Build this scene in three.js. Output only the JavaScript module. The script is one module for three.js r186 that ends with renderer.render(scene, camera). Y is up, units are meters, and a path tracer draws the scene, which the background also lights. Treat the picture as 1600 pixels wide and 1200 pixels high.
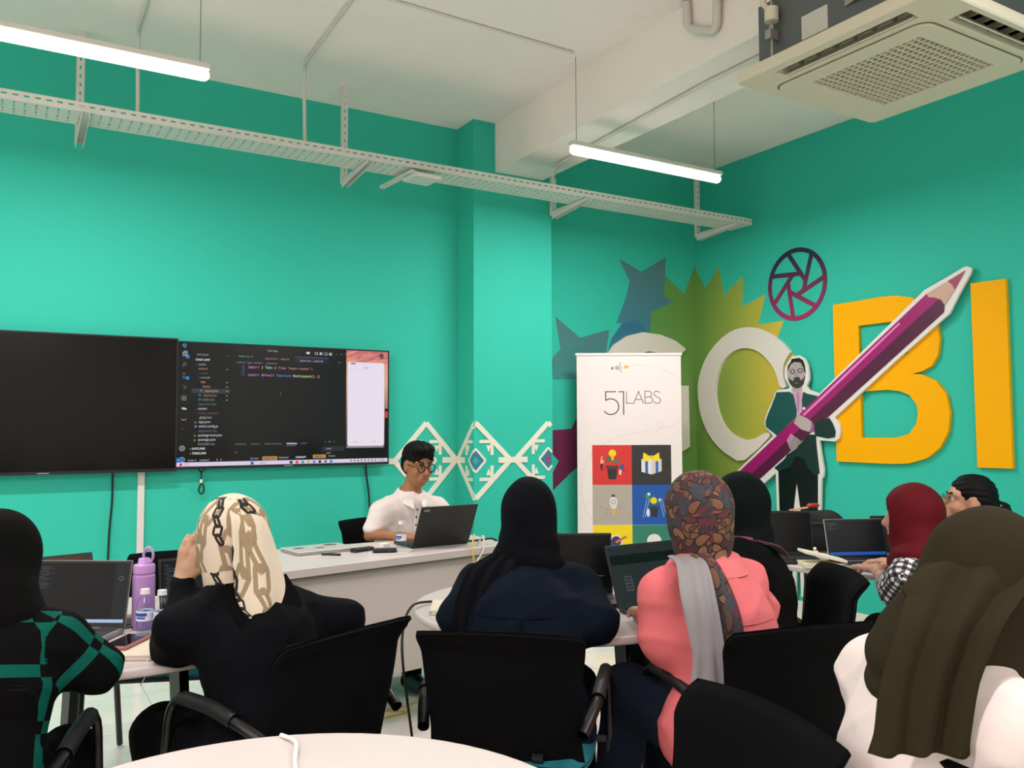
import * as THREE from 'three';
import { mergeGeometries, mergeVertices } from 'three/addons/utils/BufferGeometryUtils.js';
import { RoundedBoxGeometry } from 'three/addons/geometries/RoundedBoxGeometry.js';
import { RectAreaLightUniformsLib } from 'three/addons/lights/RectAreaLightUniformsLib.js';

// ---------- camera, lights, exposure ----------
const scene = new THREE.Scene();
scene.background = new THREE.Color(0x000000);
const V = (x, y, z) => new THREE.Vector3(x, y, z), A3 = (a) => new THREE.Vector3(a[0], a[1], a[2]);
const camera = new THREE.PerspectiveCamera(48.655, 4 / 3, 0.05, 60);
{
  const yaw = 31.05 * Math.PI / 180, pit = 3.02 * Math.PI / 180;
  camera.position.set(0, 1.42, 5.69);
  camera.lookAt(Math.sin(yaw) * Math.cos(pit) * 5, 1.42 + Math.sin(pit) * 5, 5.69 - Math.cos(yaw) * Math.cos(pit) * 5);
  camera.rotateZ(-0.2033 * Math.PI / 180);
}
const renderer = new THREE.WebGLRenderer({ antialias: true });
renderer.toneMapping = THREE.LinearToneMapping;
renderer.toneMappingExposure = 2.45;
renderer.shadowMap.enabled = true;
RectAreaLightUniformsLib.init();
const LAMP_POWER = 76, LAMP_COLOR = 0xfff4f7, LAMP_GLOW = 1.3, LAMP_Y = 3.12;
const LAMPS = [[0.2, 1.5, 1], [3.57, 1.5, 1], [-3.0, 1.5, 0], [-0.4, 4.9, 0], [2.9, 4.9, 0], [-3.0, 4.6, 0], [0.2, 7.5, 0], [3.57, 7.5, 0]];
const XR = 5.36, CEIL = 3.71, XL = -4.2, ZB = 9.0;

// ---------- helpers ----------
let seed = 7;
const rnd = (a = 0, b = 1) => { seed = (seed * 1664525 + 1013904223) >>> 0; return a + (b - a) * seed / 4294967296; };
const used = {};
const numbered = (n) => { used[n] = (used[n] || 0) + 1; return used[n] === 1 ? n : n + '_' + String(used[n] - 1).padStart(3, '0'); };
const M = (color, roughness = 0.8, o = {}) => new THREE.MeshPhysicalMaterial({ color, roughness, side: THREE.DoubleSide, ...o });
function cv(w, h, draw, rx, ry) {
  const c = document.createElement('canvas'); c.width = w; c.height = h;
  draw(c.getContext('2d'), w, h);
  const t = new THREE.CanvasTexture(c); t.colorSpace = THREE.SRGBColorSpace;
  if (rx) { t.wrapS = t.wrapT = THREE.RepeatWrapping; t.repeat.set(rx, ry); }
  return t;
}
function sh(o) { o.traverse((m) => { if (m.isMesh) { m.castShadow = m.receiveShadow = true; } }); return o; }
function mesh(name, geo, mat, parent) {
  const g = Array.isArray(geo) ? (geo.length > 1 ? mergeGeometries(geo.map((q) => { const n = q.index ? q.toNonIndexed() : q; for (const k of Object.keys(n.attributes)) if (!['position', 'normal', 'uv'].includes(k)) n.deleteAttribute(k); return n; })) : geo[0]) : geo;
  const m = new THREE.Mesh(g, mat); m.name = parent ? name : numbered(name);
  m.castShadow = m.receiveShadow = true; (parent || scene).add(m); return m;
}
function tag(o, label, category, group) { o.userData = { label, category }; if (group) o.userData.group = group; return o; }
function struct(o) { o.userData.kind = 'structure'; return o; }
function thing(name, label, category, pos = [0, 0, 0], yaw = 0, group) {
  const g = new THREE.Group(); g.name = numbered(name); g.position.set(...pos); g.rotation.y = yaw; scene.add(g);
  return tag(g, label, category, group);
}
const box = (w, h, d, x = 0, y = 0, z = 0, r = 0) => (r ? new RoundedBoxGeometry(w, h, d, 2, r) : new THREE.BoxGeometry(w, h, d)).translate(x, y, z);
const cyl = (r1, r2, h, x = 0, y = 0, z = 0, n = 20) => new THREE.CylinderGeometry(r1, r2, h, n).translate(x, y, z);
const sph = (r, x = 0, y = 0, z = 0, n = 16) => new THREE.SphereGeometry(r, n, n * 0.75 | 0).translate(x, y, z);
const tube = (pts, r, n = 24, k = 8, closed = false) => new THREE.TubeGeometry(new THREE.CatmullRomCurve3(pts.map(A3), closed, 'centripetal'), n, r, k, closed);
const lathe = (pts, n = 28) => new THREE.LatheGeometry(pts.map(([x, y]) => new THREE.Vector2(x, y)), n);
const path = (pts, r, k = 8) => { const c = new THREE.CurvePath(); for (let i = 0; i + 1 < pts.length; i++) c.add(new THREE.LineCurve3(A3(pts[i]), A3(pts[i + 1]))); return new THREE.TubeGeometry(c, pts.length * 6, r, k); };
const shape = (pts, holes = []) => { const s = new THREE.Shape(pts.map(([x, y]) => new THREE.Vector2(x, y))); for (const h of holes) s.holes.push(new THREE.Path(h.map(([x, y]) => new THREE.Vector2(x, y)))); return s; };
const ext = (pts, d, holes = [], bevel = 0) => new THREE.ExtrudeGeometry(shape(pts, holes), { depth: d, bevelEnabled: bevel > 0, bevelSize: bevel, bevelThickness: bevel, bevelSegments: 1, bevelOffset: -bevel });
const smoothPts = (pts, n = 4) => new THREE.SplineCurve([...pts, pts[0]].map(([x, y]) => new THREE.Vector2(x, y))).getPoints(pts.length * n).slice(0, -1).map((p) => [p.x, p.y]);
// bars from box sections between two points
function bar(a, b, w, d = w) {
  const p = A3(a), q = A3(b), l = p.distanceTo(q), g = new THREE.BoxGeometry(w, l, d);
  g.applyQuaternion(new THREE.Quaternion().setFromUnitVectors(V(0, 1, 0), q.clone().sub(p).normalize()));
  return g.translate((a[0] + b[0]) / 2, (a[1] + b[1]) / 2, (a[2] + b[2]) / 2);
}
// a curved sheet with thickness: f(u,v) gives the middle surface
function shell(f, nu, nv, th) {
  const pos = [], uv = [], idx = [], e = 1e-3, N = (nu + 1) * (nv + 1);
  for (let s = 0; s < 2; s++) for (let j = 0; j <= nv; j++) for (let i = 0; i <= nu; i++) {
    const u = i / nu, v = j / nv, p = f(u, v);
    const du = f(Math.min(1, u + e), v).sub(f(Math.max(0, u - e), v)), dv = f(u, Math.min(1, v + e)).sub(f(u, Math.max(0, v - e)));
    const n = du.cross(dv).normalize(), edge = (i === 0 || i === nu || j === 0 || j === nv) ? 0.35 : 1;
    p.addScaledVector(n, (s ? -1 : 1) * th / 2 * edge); pos.push(p.x, p.y, p.z); uv.push(u, v);
  }
  const at = (s, i, j) => s * N + j * (nu + 1) + i;
  for (let j = 0; j < nv; j++) for (let i = 0; i < nu; i++) {
    idx.push(at(0, i, j), at(0, i + 1, j), at(0, i + 1, j + 1), at(0, i, j), at(0, i + 1, j + 1), at(0, i, j + 1));
    idx.push(at(1, i, j), at(1, i + 1, j + 1), at(1, i + 1, j), at(1, i, j), at(1, i, j + 1), at(1, i + 1, j + 1));
  }
  const rim = (i, j, k, l) => idx.push(at(0, i, j), at(1, i, j), at(1, k, l), at(0, i, j), at(1, k, l), at(0, k, l));
  for (let i = 0; i < nu; i++) { rim(i + 1, 0, i, 0); rim(i, nv, i + 1, nv); }
  for (let j = 0; j < nv; j++) { rim(0, j, 0, j + 1); rim(nu, j + 1, nu, j); }
  const g = new THREE.BufferGeometry();
  g.setAttribute('position', new THREE.Float32BufferAttribute(pos, 3)); g.setAttribute('uv', new THREE.Float32BufferAttribute(uv, 2));
  g.setIndex(idx); g.computeVertexNormals(); return g;
}
// a hanging strip of cloth: rows of [centre, half width vector], waves across it
function ribbon(rows, amp, waves, th = 0.006, nu = 28, nv = 40) {
  const c = new THREE.CatmullRomCurve3(rows.map((r) => A3(r[0])), false, 'centripetal'), w = new THREE.CatmullRomCurve3(rows.map((r) => A3(r[1])), false, 'centripetal');
  return shell((u, v) => {
    const p = c.getPoint(v), h = w.getPoint(v), t = c.getTangent(v), n = t.cross(h).normalize(), s = u * 2 - 1;
    return p.addScaledVector(h, s).addScaledVector(n, amp * (Math.sin(s * waves * Math.PI + v * 1.3) + 0.4 * Math.sin(s * waves * 2.3 + v * 4)) * (0.35 + 0.65 * v));
  }, nu, nv, th);
}

// ---------- distance fields ----------
const dot = (a, b) => a[0] * b[0] + a[1] * b[1] + a[2] * b[2];
const add = (a, b, s = 1) => [a[0] + b[0] * s, a[1] + b[1] * s, a[2] + b[2] * s];
const sub = (a, b) => [a[0] - b[0], a[1] - b[1], a[2] - b[2]];
const len = (a) => Math.hypot(a[0], a[1], a[2]);
const nrm = (a) => { const l = len(a) || 1; return [a[0] / l, a[1] / l, a[2] / l]; };
const crs = (a, b) => [a[1] * b[2] - a[2] * b[1], a[2] * b[0] - a[0] * b[2], a[0] * b[1] - a[1] * b[0]];
const mix = (a, b, t) => [a[0] + (b[0] - a[0]) * t, a[1] + (b[1] - a[1]) * t, a[2] + (b[2] - a[2]) * t];
const cap = (a, b, ra, rb = ra, fd = null, fs = 1) => ({ t: 0, a, b, ra, rb, fd, fs });
const ell = (c, r, R, U, F) => ({ t: 1, c, r, R, U, F, m: Math.min(...r) });
function dist(q, x, y, z) {
  if (q.t === 0) {
    const ax = x - q.a[0], ay = y - q.a[1], az = z - q.a[2], bx = q.b[0] - q.a[0], by = q.b[1] - q.a[1], bz = q.b[2] - q.a[2];
    const bb = bx * bx + by * by + bz * bz, h = bb > 0 ? Math.min(1, Math.max(0, (ax * bx + ay * by + az * bz) / bb)) : 0;
    let ox = ax - h * bx, oy = ay - h * by, oz = az - h * bz;
    if (q.fd) { const k = (ox * q.fd[0] + oy * q.fd[1] + oz * q.fd[2]) * (1 / q.fs - 1); ox += q.fd[0] * k; oy += q.fd[1] * k; oz += q.fd[2] * k; }
    return Math.sqrt(ox * ox + oy * oy + oz * oz) - (q.ra + (q.rb - q.ra) * h);
  }
  const dx = x - q.c[0], dy = y - q.c[1], dz = z - q.c[2];
  const u = (dx * q.R[0] + dy * q.R[1] + dz * q.R[2]) / q.r[0], v = (dx * q.U[0] + dy * q.U[1] + dz * q.U[2]) / q.r[1], w = (dx * q.F[0] + dy * q.F[1] + dz * q.F[2]) / q.r[2];
  return (Math.sqrt(u * u + v * v + w * w) - 1) * q.m;
}
// add: joined smoothly; cut: carved away; warp(x,y,z): small relief
function field(list, k = 0.03, cuts = [], warp = null, kc = 0.008) {
  return (x, y, z) => {
    let d = 1e3;
    for (const q of list) { const e = dist(q, x, y, z); const h = Math.max(k - Math.abs(d - e), 0) / k; d = Math.min(d, e) - h * h * k * 0.25; }
    for (const q of cuts) { const e = -(typeof q === 'function' ? q(x, y, z) : dist(q, x, y, z)); const h = Math.max(kc - Math.abs(d - e), 0) / kc; d = Math.max(d, e) + h * h * kc * 0.25; }
    return warp ? d + warp(x, y, z) : d;
  };
}
function bounds(list, pad) {
  const lo = [1e9, 1e9, 1e9], hi = [-1e9, -1e9, -1e9];
  for (const q of list) for (const [p, r] of q.t === 0 ? [[q.a, q.ra], [q.b, q.rb]] : [[q.c, Math.max(...q.r)]]) for (let i = 0; i < 3; i++) { lo[i] = Math.min(lo[i], p[i] - r - pad); hi[i] = Math.max(hi[i], p[i] + r + pad); }
  return [lo, hi];
}
function surf(f, [lo, hi], cell) {   // surface nets
  const n = [0, 1, 2].map((i) => Math.ceil((hi[i] - lo[i]) / cell) + 2), [nx, ny, nz] = n, F = new Float32Array(nx * ny * nz);
  let o = 0;
  for (let k = 0; k < nz; k++) for (let j = 0; j < ny; j++) for (let i = 0; i < nx; i++) F[o++] = f(lo[0] + i * cell, lo[1] + j * cell, lo[2] + k * cell);
  const id = new Int32Array(nx * ny * nz).fill(-1), pos = [], idx = [], sx = 1, sy = nx, sz = nx * ny;
  const C = [0, sx, sy, sx + sy, sz, sz + sx, sz + sy, sz + sx + sy], E = [[0, 1], [2, 3], [4, 5], [6, 7], [0, 2], [1, 3], [4, 6], [5, 7], [0, 4], [1, 5], [2, 6], [3, 7]];
  for (let k = 0; k < nz - 1; k++) for (let j = 0; j < ny - 1; j++) for (let i = 0; i < nx - 1; i++) {
    const b = i + j * sy + k * sz; let m = 0;
    for (let c = 0; c < 8; c++) if (F[b + C[c]] < 0) m |= 1 << c;
    if (m === 0 || m === 255) continue;
    let x = 0, y = 0, z = 0, q = 0;
    for (const [p, r] of E) {
      if (((m >> p) & 1) === ((m >> r) & 1)) continue;
      const u = F[b + C[p]], t = u / (u - F[b + C[r]]);
      x += (p & 1) + t * ((r & 1) - (p & 1)); y += ((p >> 1) & 1) + t * (((r >> 1) & 1) - ((p >> 1) & 1)); z += (p >> 2) + t * ((r >> 2) - (p >> 2)); q++;
    }
    id[b] = pos.length / 3; pos.push(lo[0] + (i + x / q) * cell, lo[1] + (j + y / q) * cell, lo[2] + (k + z / q) * cell);
  }
  const quad = (a, b, c, d, flip) => { if (a < 0 || b < 0 || c < 0 || d < 0) return; if (flip) idx.push(a, c, b, a, d, c); else idx.push(a, b, c, a, c, d); };
  for (let k = 1; k < nz - 1; k++) for (let j = 1; j < ny - 1; j++) for (let i = 1; i < nx - 1; i++) {
    const b = i + j * sy + k * sz, s = F[b] < 0;
    if (s !== (F[b + sx] < 0)) quad(id[b - sy - sz], id[b - sz], id[b], id[b - sy], !s);
    if (s !== (F[b + sy] < 0)) quad(id[b - sx - sz], id[b - sx], id[b], id[b - sz], !s);
    if (s !== (F[b + sz] < 0)) quad(id[b - sx - sy], id[b - sy], id[b], id[b - sx], !s);
  }
  const g = new THREE.BufferGeometry();
  g.setAttribute('position', new THREE.Float32BufferAttribute(pos, 3)); g.setIndex(idx); g.computeVertexNormals();
  g.setAttribute('uv', new THREE.Float32BufferAttribute(new Float32Array(pos.length / 3 * 2), 2));
  return g;
}
// print coordinates in metres: each triangle is mapped in the frame of the limb it lies on
function wrapUV(geo, frames) {
  const g = geo.toNonIndexed(), p = g.attributes.position, uv = new Float32Array(p.count * 2);
  for (let i = 0; i < p.count; i += 3) {
    const P = [0, 1, 2].map((k) => [p.getX(i + k), p.getY(i + k), p.getZ(i + k)]), c = mix(mix(P[0], P[1], 0.5), P[2], 1 / 3);
    let best = frames[0], bd = 1e9;
    for (const fr of frames) { const d = dist(fr.q, ...c); if (d < bd) { bd = d; best = fr; } }
    const n = crs(sub(P[1], P[0]), sub(P[2], P[0])), a = Math.abs(dot(n, best.R)), f = Math.abs(dot(n, best.F)), u = Math.abs(dot(n, best.U));
    if (best.cyl) {
      const an = P.map((v) => { const d = sub(v, best.o); return Math.atan2(dot(d, best.R), -dot(d, best.F)); });
      if (Math.max(...an) - Math.min(...an) > Math.PI) for (let k = 0; k < 3; k++) if (an[k] < 0) an[k] += Math.PI * 2;
      for (let k = 0; k < 3; k++) { uv[(i + k) * 2] = an[k] * best.cyl; uv[(i + k) * 2 + 1] = dot(sub(P[k], best.o), best.U); }
      continue;
    }
    for (let k = 0; k < 3; k++) {
      const d = sub(P[k], best.o);
      const s = u > a * 1.6 && u > f * 1.6 ? [dot(d, best.R), dot(d, best.F)] : a > f ? [dot(d, best.F), dot(d, best.U)] : [dot(d, best.R), dot(d, best.U)];
      uv[(i + k) * 2] = s[0]; uv[(i + k) * 2 + 1] = s[1];
    }
  }
  g.setAttribute('uv', new THREE.BufferAttribute(uv, 2)); return g;
}

const TR = {
b:[[1.506,2.34],[1.723,2.342],[1.907,2.346],[2.033,2.338],[2.153,2.308],[2.246,2.252],[2.303,2.18],[2.328,2.104],[2.343,2.004],[2.326,1.899],[2.278,1.829],[2.208,1.799],[2.137,1.786],[2.207,1.778],[2.307,1.729],[2.376,1.641],[2.398,1.515],[2.381,1.389],[2.32,1.283],[2.227,1.213],[2.094,1.174],[1.972,1.166],[1.507,1.169]],
bh1:[[1.723,2.16],[1.977,2.16],[2.085,2.139],[2.132,2.09],[2.144,2.001],[2.108,1.929],[2.019,1.891],[1.725,1.875]],
bh2:[[1.725,1.68],[1.938,1.685],[2.037,1.672],[2.109,1.643],[2.164,1.575],[2.171,1.51],[2.155,1.441],[2.101,1.375],[2.003,1.349],[1.726,1.347]],
i:[[2.563,2.344],[2.786,2.341],[2.789,1.164],[2.57,1.164]],
o:[[1.099,2.016],[1.016,2.102],[0.895,2.185],[0.74,2.248],[0.591,2.264],[0.436,2.236],[0.278,2.15],[0.145,2.02],[0.065,1.859],[0.053,1.705],[0.084,1.539],[0.163,1.386],[0.29,1.259],[0.445,1.174],[0.593,1.152],[0.874,1.352],[0.818,1.379],[0.717,1.335],[0.597,1.322],[0.48,1.356],[0.373,1.43],[0.297,1.558],[0.265,1.72],[0.296,1.881],[0.386,2.014],[0.512,2.081],[0.648,2.086],[0.776,2.043],[0.889,1.946],[0.953,1.844],[0.986,1.746],[1.047,1.744],[1.024,1.819],[1.026,1.916],[1.067,1.985]],
g:[[4.347,2.038],[4.416,2.125],[4.561,2.208],[4.727,2.248],[4.928,2.237],[5.1,2.191],[5.219,2.124],[5.15,2.066],[4.921,2.074],[4.791,2.085],[4.656,2.051],[4.529,1.932],[4.465,1.713],[4.503,1.498],[4.611,1.362],[4.772,1.317],[4.938,1.332],[5.005,1.404],[5.007,1.516],[4.825,1.515],[4.83,1.788],[5.172,1.796],[5.243,1.798],[5.248,1.256],[5.187,1.228],[5.0,1.159],[4.762,1.131],[4.506,1.191],[4.339,1.311],[4.241,1.497],[4.21,1.682],[4.245,1.869]],
board:[[2.559,2.454],[2.588,2.437],[2.578,2.405],[2.498,2.28],[2.429,2.163],[2.04,1.888],[1.517,1.497],[1.561,1.44],[1.565,1.397],[1.552,1.341],[1.512,1.317],[1.455,1.321],[1.374,1.325],[1.384,1.248],[1.409,1.1],[1.402,1.052],[1.384,1.037],[1.371,0.782],[1.389,0.157],[1.174,0.121],[1.152,0.769],[1.119,0.112],[0.934,0.081],[0.952,0.752],[0.946,1.061],[0.742,0.917],[0.693,0.883],[0.452,0.992],[0.512,1.048],[0.928,1.356],[0.849,1.423],[0.837,1.465],[0.852,1.511],[0.88,1.567],[0.935,1.654],[0.956,1.704],[0.989,1.723],[1.099,1.729],[1.105,1.744],[1.056,1.817],[1.058,1.893],[1.098,1.946],[1.137,1.978],[1.199,1.983],[1.254,1.955],[1.283,1.898],[1.293,1.834],[1.292,1.789],[1.266,1.741],[1.29,1.711],[1.384,1.678],[2.259,2.343],[2.405,2.399],[2.537,2.453]],
m_pencil:[[2.276,2.315],[2.289,2.291],[2.335,2.281],[2.379,2.262],[2.4,2.221],[2.394,2.176],[1.939,1.846],[1.478,1.512],[0.708,0.952],[0.541,1.044],[1.389,1.666]],
m_pencil_dark:[[2.361,2.269],[2.4,2.221],[2.394,2.176],[1.939,1.846],[1.478,1.512],[0.708,0.952],[0.632,0.995],[1.386,1.552],[2.044,2.039]],
m_pencil_light:[[2.067,2.144],[2.077,2.134],[1.448,1.661],[1.242,1.511],[1.224,1.521]],
m_wood:[[2.276,2.315],[2.427,2.378],[2.461,2.344],[2.473,2.313],[2.404,2.221],[2.379,2.262],[2.335,2.281],[2.289,2.291]],
m_tip:[[2.427,2.378],[2.549,2.43],[2.473,2.313],[2.461,2.344]],
m_trousers:[[0.973,1.088],[1.07,1.215],[1.275,1.26],[1.356,1.074],[1.348,0.785],[1.361,0.19],[1.206,0.165],[1.191,0.747],[1.154,0.991],[1.111,0.741],[1.089,0.146],[0.961,0.126],[0.978,0.755]],
m_jl:[[0.969,1.704],[1.104,1.703],[1.141,1.677],[1.169,1.561],[1.168,1.507],[1.059,1.428],[1.096,1.367],[1.056,1.322],[1.031,1.322],[0.954,1.367],[0.856,1.428],[0.851,1.47],[0.879,1.531],[0.921,1.603],[0.962,1.683]],
m_jr:[[1.235,1.698],[1.271,1.682],[1.372,1.659],[1.311,1.602],[1.224,1.54],[1.221,1.634]],
m_ja:[[1.343,1.465],[1.472,1.493],[1.499,1.459],[1.526,1.397],[1.519,1.35],[1.456,1.34],[1.34,1.359],[1.335,1.397]],
m_jb:[[1.268,1.368],[1.346,1.368],[1.35,1.286],[1.373,1.075],[1.332,1.058],[1.267,1.109],[1.227,1.186],[1.148,1.199],[1.102,1.118],[0.973,1.077],[0.934,1.101],[1.027,1.165],[1.098,1.227],[1.2,1.299]],
m_shirt:[[1.117,1.723],[1.223,1.714],[1.234,1.659],[1.218,1.536],[1.18,1.506],[1.158,1.587],[1.135,1.672]],
m_face:[[1.097,1.905],[1.083,1.841],[1.094,1.789],[1.124,1.748],[1.136,1.712],[1.185,1.695],[1.223,1.719],[1.23,1.748],[1.256,1.796],[1.263,1.855],[1.252,1.905],[1.217,1.947],[1.155,1.952],[1.11,1.93]],
m_hair:[[1.086,1.856],[1.091,1.906],[1.123,1.939],[1.13,1.959],[1.205,1.963],[1.241,1.941],[1.258,1.895],[1.263,1.845],[1.251,1.846],[1.243,1.886],[1.216,1.927],[1.154,1.934],[1.116,1.914],[1.099,1.88]],
m_beard:[[1.092,1.825],[1.113,1.799],[1.144,1.784],[1.151,1.812],[1.201,1.814],[1.213,1.788],[1.237,1.797],[1.259,1.826],[1.242,1.757],[1.205,1.729],[1.168,1.726],[1.124,1.748],[1.1,1.779]],
m_h1:[[1.168,1.502],[1.199,1.521],[1.266,1.495],[1.313,1.466],[1.306,1.417],[1.287,1.388],[1.215,1.407],[1.142,1.457]],
m_c1:[[1.313,1.466],[1.336,1.436],[1.329,1.388],[1.287,1.388],[1.306,1.422]],
m_h2:[[1.081,1.297],[1.152,1.353],[1.2,1.323],[1.218,1.304],[1.181,1.303],[1.174,1.264],[1.117,1.233],[1.093,1.267]],
m_c2:[[1.069,1.322],[1.108,1.377],[1.145,1.353],[1.081,1.287]],
m_gl1:[[1.112,1.864],[1.128,1.878],[1.153,1.877],[1.165,1.861],[1.152,1.842],[1.127,1.843]],
m_gl2:[[1.184,1.865],[1.196,1.879],[1.227,1.882],[1.239,1.866],[1.226,1.847],[1.202,1.846]],
m_tie:[[1.173,1.696],[1.192,1.695],[1.2,1.65],[1.187,1.536],[1.173,1.561],[1.169,1.651]],
m_badge:[[1.232,1.58],[1.25,1.579],[1.255,1.564],[1.243,1.555],[1.228,1.565]],
star1:[[4.497,2.87],[4.741,2.777],[5.021,2.935],[4.992,2.589],[5.096,2.54],[4.844,2.437],[4.826,2.223],[4.72,2.328],[4.462,2.313],[4.568,2.54],[4.612,2.682]],
arc:[[4.357,2.03],[4.406,2.173],[4.524,2.316],[4.685,2.354],[4.826,2.223],[4.816,2.027],[4.437,1.985]],
star2:[[3.84,2.327],[4.081,2.167],[4.386,2.254],[4.343,2.03],[4.234,1.843],[4.071,1.828],[3.812,1.821],[3.8,1.986],[3.888,2.068]],
purple:[[3.735,1.404],[3.99,1.418],[4.068,1.549],[4.294,1.258],[3.987,1.07],[3.78,0.908],[3.719,0.936],[3.863,1.161],[3.795,1.224]],
burstB:[[5.362,2.881],[5.233,2.62],[5.018,2.768],[4.992,2.589],[5.096,2.54],[4.844,2.437],[4.833,2.195],[4.709,1.581],[4.812,0.865],[5.36,0.731]],
burstR:[[0.002,2.881],[0.136,2.668],[0.313,2.829],[0.361,2.574],[0.587,2.707],[0.574,2.447],[0.829,2.515],[0.747,2.276],[1.016,2.278],[0.94,2.135],[1.141,1.965],[0.983,1.771],[1.093,1.563],[0.927,1.361],[1.005,1.133],[0.752,1.088],[0.821,0.863],[0.61,0.96],[0.461,0.763],[0.238,0.857],[0.002,0.725]],
};
// ---------- materials of the room ----------
const noiseTex = (base, spread, n = 256, rx = 1, ry = 1) => cv(n, n, (c) => {
  c.fillStyle = base; c.fillRect(0, 0, n, n);
  for (let i = 0; i < 900; i++) { const s = rnd(1, 14); c.fillStyle = `rgba(${rnd() > 0.5 ? '255,255,255' : '0,0,0'},${rnd(0, spread)})`; c.beginPath(); c.arc(rnd(0, n), rnd(0, n), s, 0, 7); c.fill(); }
}, rx, ry);
const bumpFine = cv(256, 256, (c) => { c.fillStyle = '#808080'; c.fillRect(0, 0, 256, 256); for (let i = 0; i < 9000; i++) { const g = rnd(90, 170) | 0; c.fillStyle = `rgb(${g},${g},${g})`; c.fillRect(rnd(0, 256), rnd(0, 256), 2, 2); } }, 1, 1);
const mTeal = M('#ffffff', 0.6, { specularIntensity: 0.3, map: noiseTex('#38c2aa', 0.004, 256, 0.6, 0.6), bumpMap: bumpFine, bumpScale: 0.0006 });
const mWhiteWall = M('#f6f2ea', 0.75), mCeil = M('#ffffff', 0.85, { map: noiseTex('#fff5ef', 0.006, 256, 0.5, 0.5) });
const mMetalWhite = M('#dcdad2', 0.4), mWhite = M('#ece6dc', 0.45), mCream = M('#d9d2bd', 0.5), mBlack = M('#0b0b0c', 0.5), mDark = M('#17181a', 0.55);
const metreUV = (g) => { const p = g.attributes.position, n = g.attributes.normal, uv = g.attributes.uv; for (let i = 0; i < p.count; i++) { if (Math.abs(n.getX(i)) > 0.5) uv.setXY(i, p.getZ(i), p.getY(i)); else if (Math.abs(n.getY(i)) > 0.5) uv.setXY(i, p.getX(i), p.getZ(i)); else uv.setXY(i, p.getX(i), p.getY(i)); } return g; };
const wallBox = (name, g, m) => struct(mesh(name, metreUV(g), m));
const wallBack = wallBox('wall_back', box(XR - XL + 0.4, CEIL + 0.2, 0.2, (XR + XL) / 2, CEIL / 2, -0.1), mTeal);
const wallRight = wallBox('wall_right', box(0.2, CEIL + 0.2, ZB, XR + 0.1, CEIL / 2, ZB / 2), mTeal);
wallBox('wall_left', box(0.2, CEIL + 0.2, ZB, XL - 0.1, CEIL / 2, ZB / 2), mWhiteWall);
wallBox('wall_front', box(XR - XL + 0.4, CEIL + 0.2, 0.2, (XR + XL) / 2, CEIL / 2, ZB + 0.1), mWhiteWall);
wallBox('ceiling', box(XR - XL, 0.2, ZB, (XR + XL) / 2, CEIL + 0.1, ZB / 2), mCeil);
const pillar = wallBox('wall_pillar', box(0.686, CEIL, 0.26, 2.944 + 0.343, CEIL / 2, 0.13), mTeal);
const beam = wallBox('ceiling_beam', box(0.425, CEIL - 3.34, ZB - 0.261, 3.128 + 0.2125, (CEIL + 3.34) / 2, (ZB + 0.261) / 2), mCeil);
wallBox('baseboard_right', box(0.012, 0.08, ZB - 0.012, XR - 0.006, 0.04, ZB / 2 + 0.006), mWhite);
wallBox('baseboard_back', box(2.944 - XL, 0.08, 0.012, (XL + 2.944) / 2, 0.04, 0.006), mWhite);

// floor of polished marble tiles
const floor = wallBox('floor', box(XR - XL, 0.2, ZB, (XR + XL) / 2, -0.104, ZB / 2), M('#9c948a', 0.6));
{
  const tl = 0.587, marble = [0, 1, 2, 3].map(() => M('#ffffff', 0.12, { map: cv(256, 256, (c) => {
    c.fillStyle = '#f4ece2'; c.fillRect(0, 0, 256, 256);
    for (let i = 0; i < 40; i++) { c.fillStyle = `rgba(190,178,165,${rnd(0.01, 0.05)})`; c.beginPath(); c.ellipse(rnd(0, 256), rnd(0, 256), rnd(20, 70), rnd(8, 30), rnd(0, 3), 0, 7); c.fill(); }
    for (let i = 0; i < 5; i++) { c.strokeStyle = `rgba(120,108,98,${rnd(0.15, 0.5)})`; c.lineWidth = rnd(0.4, 1.3); c.beginPath(); let x = rnd(0, 256), y = rnd(0, 256), a = rnd(0, 6.3); c.moveTo(x, y); for (let k = 0; k < rnd(4, 14); k++) { a += rnd(-0.7, 0.7); x += Math.cos(a) * 9; y += Math.sin(a) * 9; c.lineTo(x, y); } c.stroke(); }
  }) }));
  const full = new THREE.BoxGeometry(tl - 0.003, 0.004, tl - 0.003);
  for (let i = -13; i < 5; i++) for (let j = -5; j < 12; j++) {
    const x0 = Math.max(XL, 3.056 + i * tl), x1 = Math.min(XR, 3.056 + (i + 1) * tl), z0 = Math.max(0, 2.431 + j * tl), z1 = Math.min(ZB, 2.431 + (j + 1) * tl);
    if (x1 - x0 < 0.02 || z1 - z0 < 0.02) continue;
    const whole = x1 - x0 > tl - 0.001 && z1 - z0 > tl - 0.001;
    const t = mesh('tile', whole ? full : new THREE.BoxGeometry(x1 - x0 - 0.003, 0.004, z1 - z0 - 0.003), marble[(i * 7 + j * 3 + 200) % 4], floor);
    t.position.set((x0 + x1) / 2, -0.002, (z0 + z1) / 2); if (whole) t.rotation.y = ((i * 5 + j * 11 + 300) % 4) * Math.PI / 2;
  }
}
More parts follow.
